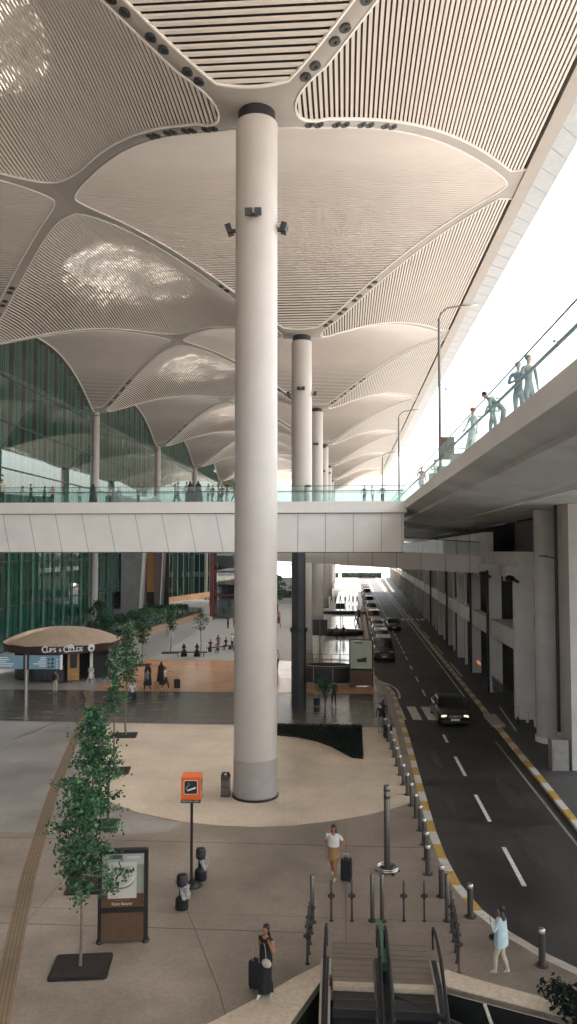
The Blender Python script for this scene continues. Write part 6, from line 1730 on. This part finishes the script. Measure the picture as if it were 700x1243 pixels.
for i,y in enumerate((33.5,38.5,42.0)):
    t = empty('luggage_trolley', (4.9,y,13.96), R(rnd.uniform(-30,30)), ['luggage trolley behind the rail beside the red-capped person','luggage trolley between the notice panel and the street lamp','luggage trolley left of the nearest street lamp'][i], 'trolley', 'trolleys on the elevated road')
    b = MB(); b.box(-.3,.3,-.45,.4,.18,.22); b.bar((-.28,.4,.2),(-.28,.5,1.0),.03,.03); b.bar((.28,.4,.2),(.28,.5,1.0),.03,.03); b.bar((-.3,.5,1.0),(.3,.5,1.0),.04,.04); b.bar((-.28,-.4,.2),(-.28,.42,.7),.02,.02); b.bar((.28,-.4,.2),(.28,.42,.7),.02,.02); b.build('frame', M['steel_lt'], t)
    b = MB(); b.box(-.25,.25,-.3,.2,.22,.7); b.build('basket', M['c_grey'], t)
    for s in (-1,1):
        for yy in (-.35,.33): w_ = MB(); w_.tube((s*.26,yy,.08),(s*.30,yy,.08),.08,n=10); w_.build('wheel', M['black'], t)

# greenery and bright objects glimpsed between the big column and the dark pillar
for i,(x,y,c_) in enumerate(((-8.3,92,'c_grey'),(-9.6,112,'c_red'),(-11.2,128,'c_black'),(-8.9,104,'c_navy'))):
    P((x,y,.009),rnd.uniform(0,360),1.72,'walk',('down','down'),c_,'c_black','shoe_b','skin','short',label='far walker seen in the gap beside the big column, %s in distance' % ordinal(i),group='far walkers beside the big column')
small_tree((-11.4,128,0),6.5,2.2,91,'bright green far tree seen just right of the big column',900,lsz=.22,trunk0=2.0,shape='oval')
t = empty('standing_sign', (-9.1,100,0), 0, 'far red and white standing board right of the big column', 'sign'); b = MB(); b.box(-.6,.6,-.06,.06,1.0,1.6); b.build('red_panel', M['c_red'], t); b = MB(); b.box(-.6,.6,-.06,.06,0,.99); b.build('white_panel', M['white'], t)
t = empty('far_wall', (-11,150,0), 0, 'grey block wall far off right of the big column', 'wall'); b = MB(); b.box(-4,3.2,0,.5,0,5.2); b.build('wall', M['concrete'], t); b = MB(); b.box(-4,3.2,-.02,-.001,1.2,2.6); b.build('window_band', M['dark'], t)
# ------------------------------------------------------------------ camera, sky, light
cam = bpy.data.cameras.new('camera'); co = bpy.data.objects.new('camera', cam); col.objects.link(co)
co.location = (0,0,10.5); cam.sensor_fit = 'VERTICAL'; cam.sensor_height = 36; cam.lens = 36*930/1243
yaw, pit_ = R(4.18), R(2.86)
fw = Vector((-math.sin(yaw)*math.cos(pit_), math.cos(yaw)*math.cos(pit_), math.sin(pit_)))
co.rotation_euler = fw.to_track_quat('-Z','Y').to_euler()
cam.clip_start = .1; cam.clip_end = 5000
scene.camera = co
w = bpy.data.worlds.new('World'); scene.world = w; w.use_nodes = True; nt = w.node_tree
bg = nt.nodes['Background']; sky = nt.nodes.new('ShaderNodeTexSky'); sky.sky_type = 'NISHITA'; sky.sun_disc = False
SE, SA = R(73), R(80)      # elevation, azimuth clockwise from +Y
sky.sun_elevation = SE; sky.sun_rotation = SA; sky.dust_density = 6; sky.air_density = 1.3; sky.ozone_density = .6
hs = nt.nodes.new('ShaderNodeHueSaturation'); hs.inputs['Saturation'].default_value = .45
nt.links.new(sky.outputs[0], hs.inputs['Color']); nt.links.new(hs.outputs[0], bg.inputs['Color']); bg.inputs['Strength'].default_value = .095
sl = bpy.data.lights.new('sun','SUN'); sl.energy = 2.6; sl.angle = R(2); sl.color = (1,.93,.84)
so = bpy.data.objects.new('sun', sl); col.objects.link(so)
sd = Vector((math.sin(SA)*math.cos(SE), math.cos(SA)*math.cos(SE), math.sin(SE)))
so.rotation_euler = (-sd).to_track_quat('-Z','Y').to_euler()
scene.view_settings.view_transform = 'Standard'; scene.view_settings.look = 'None'; scene.view_settings.gamma = 1
scene.view_settings.exposure = 3.2
scene.render.engine = 'CYCLES'
scene.cycles.max_bounces = 8; scene.cycles.diffuse_bounces = 5; scene.cycles.glossy_bounces = 4; scene.cycles.transparent_max_bounces = 16
scene.cycles.sample_clamp_indirect = 8

hz = MB(); hz.box(-1700,1700,-1700,1700,-8,42); ho = hz.build('haze', [bpy.data.materials.new('haze_air')]); ho['kind'] = 'stuff'; ho['label'] = 'thin pale haze filling the air under and beyond the canopy'
hm_ = ho.data.materials[0]; hm_.use_nodes = True; n_ = hm_.node_tree
for q in list(n_.nodes): n_.nodes.remove(q)
o_ = n_.nodes.new('ShaderNodeOutputMaterial'); pv = n_.nodes.new('ShaderNodeVolumePrincipled')
pv.inputs['Color'].default_value = (.93,.95,.97,1); pv.inputs['Density'].default_value = .00018; pv.inputs['Anisotropy'].default_value = .2
n_.links.new(pv.outputs[0], o_.inputs['Volume'])
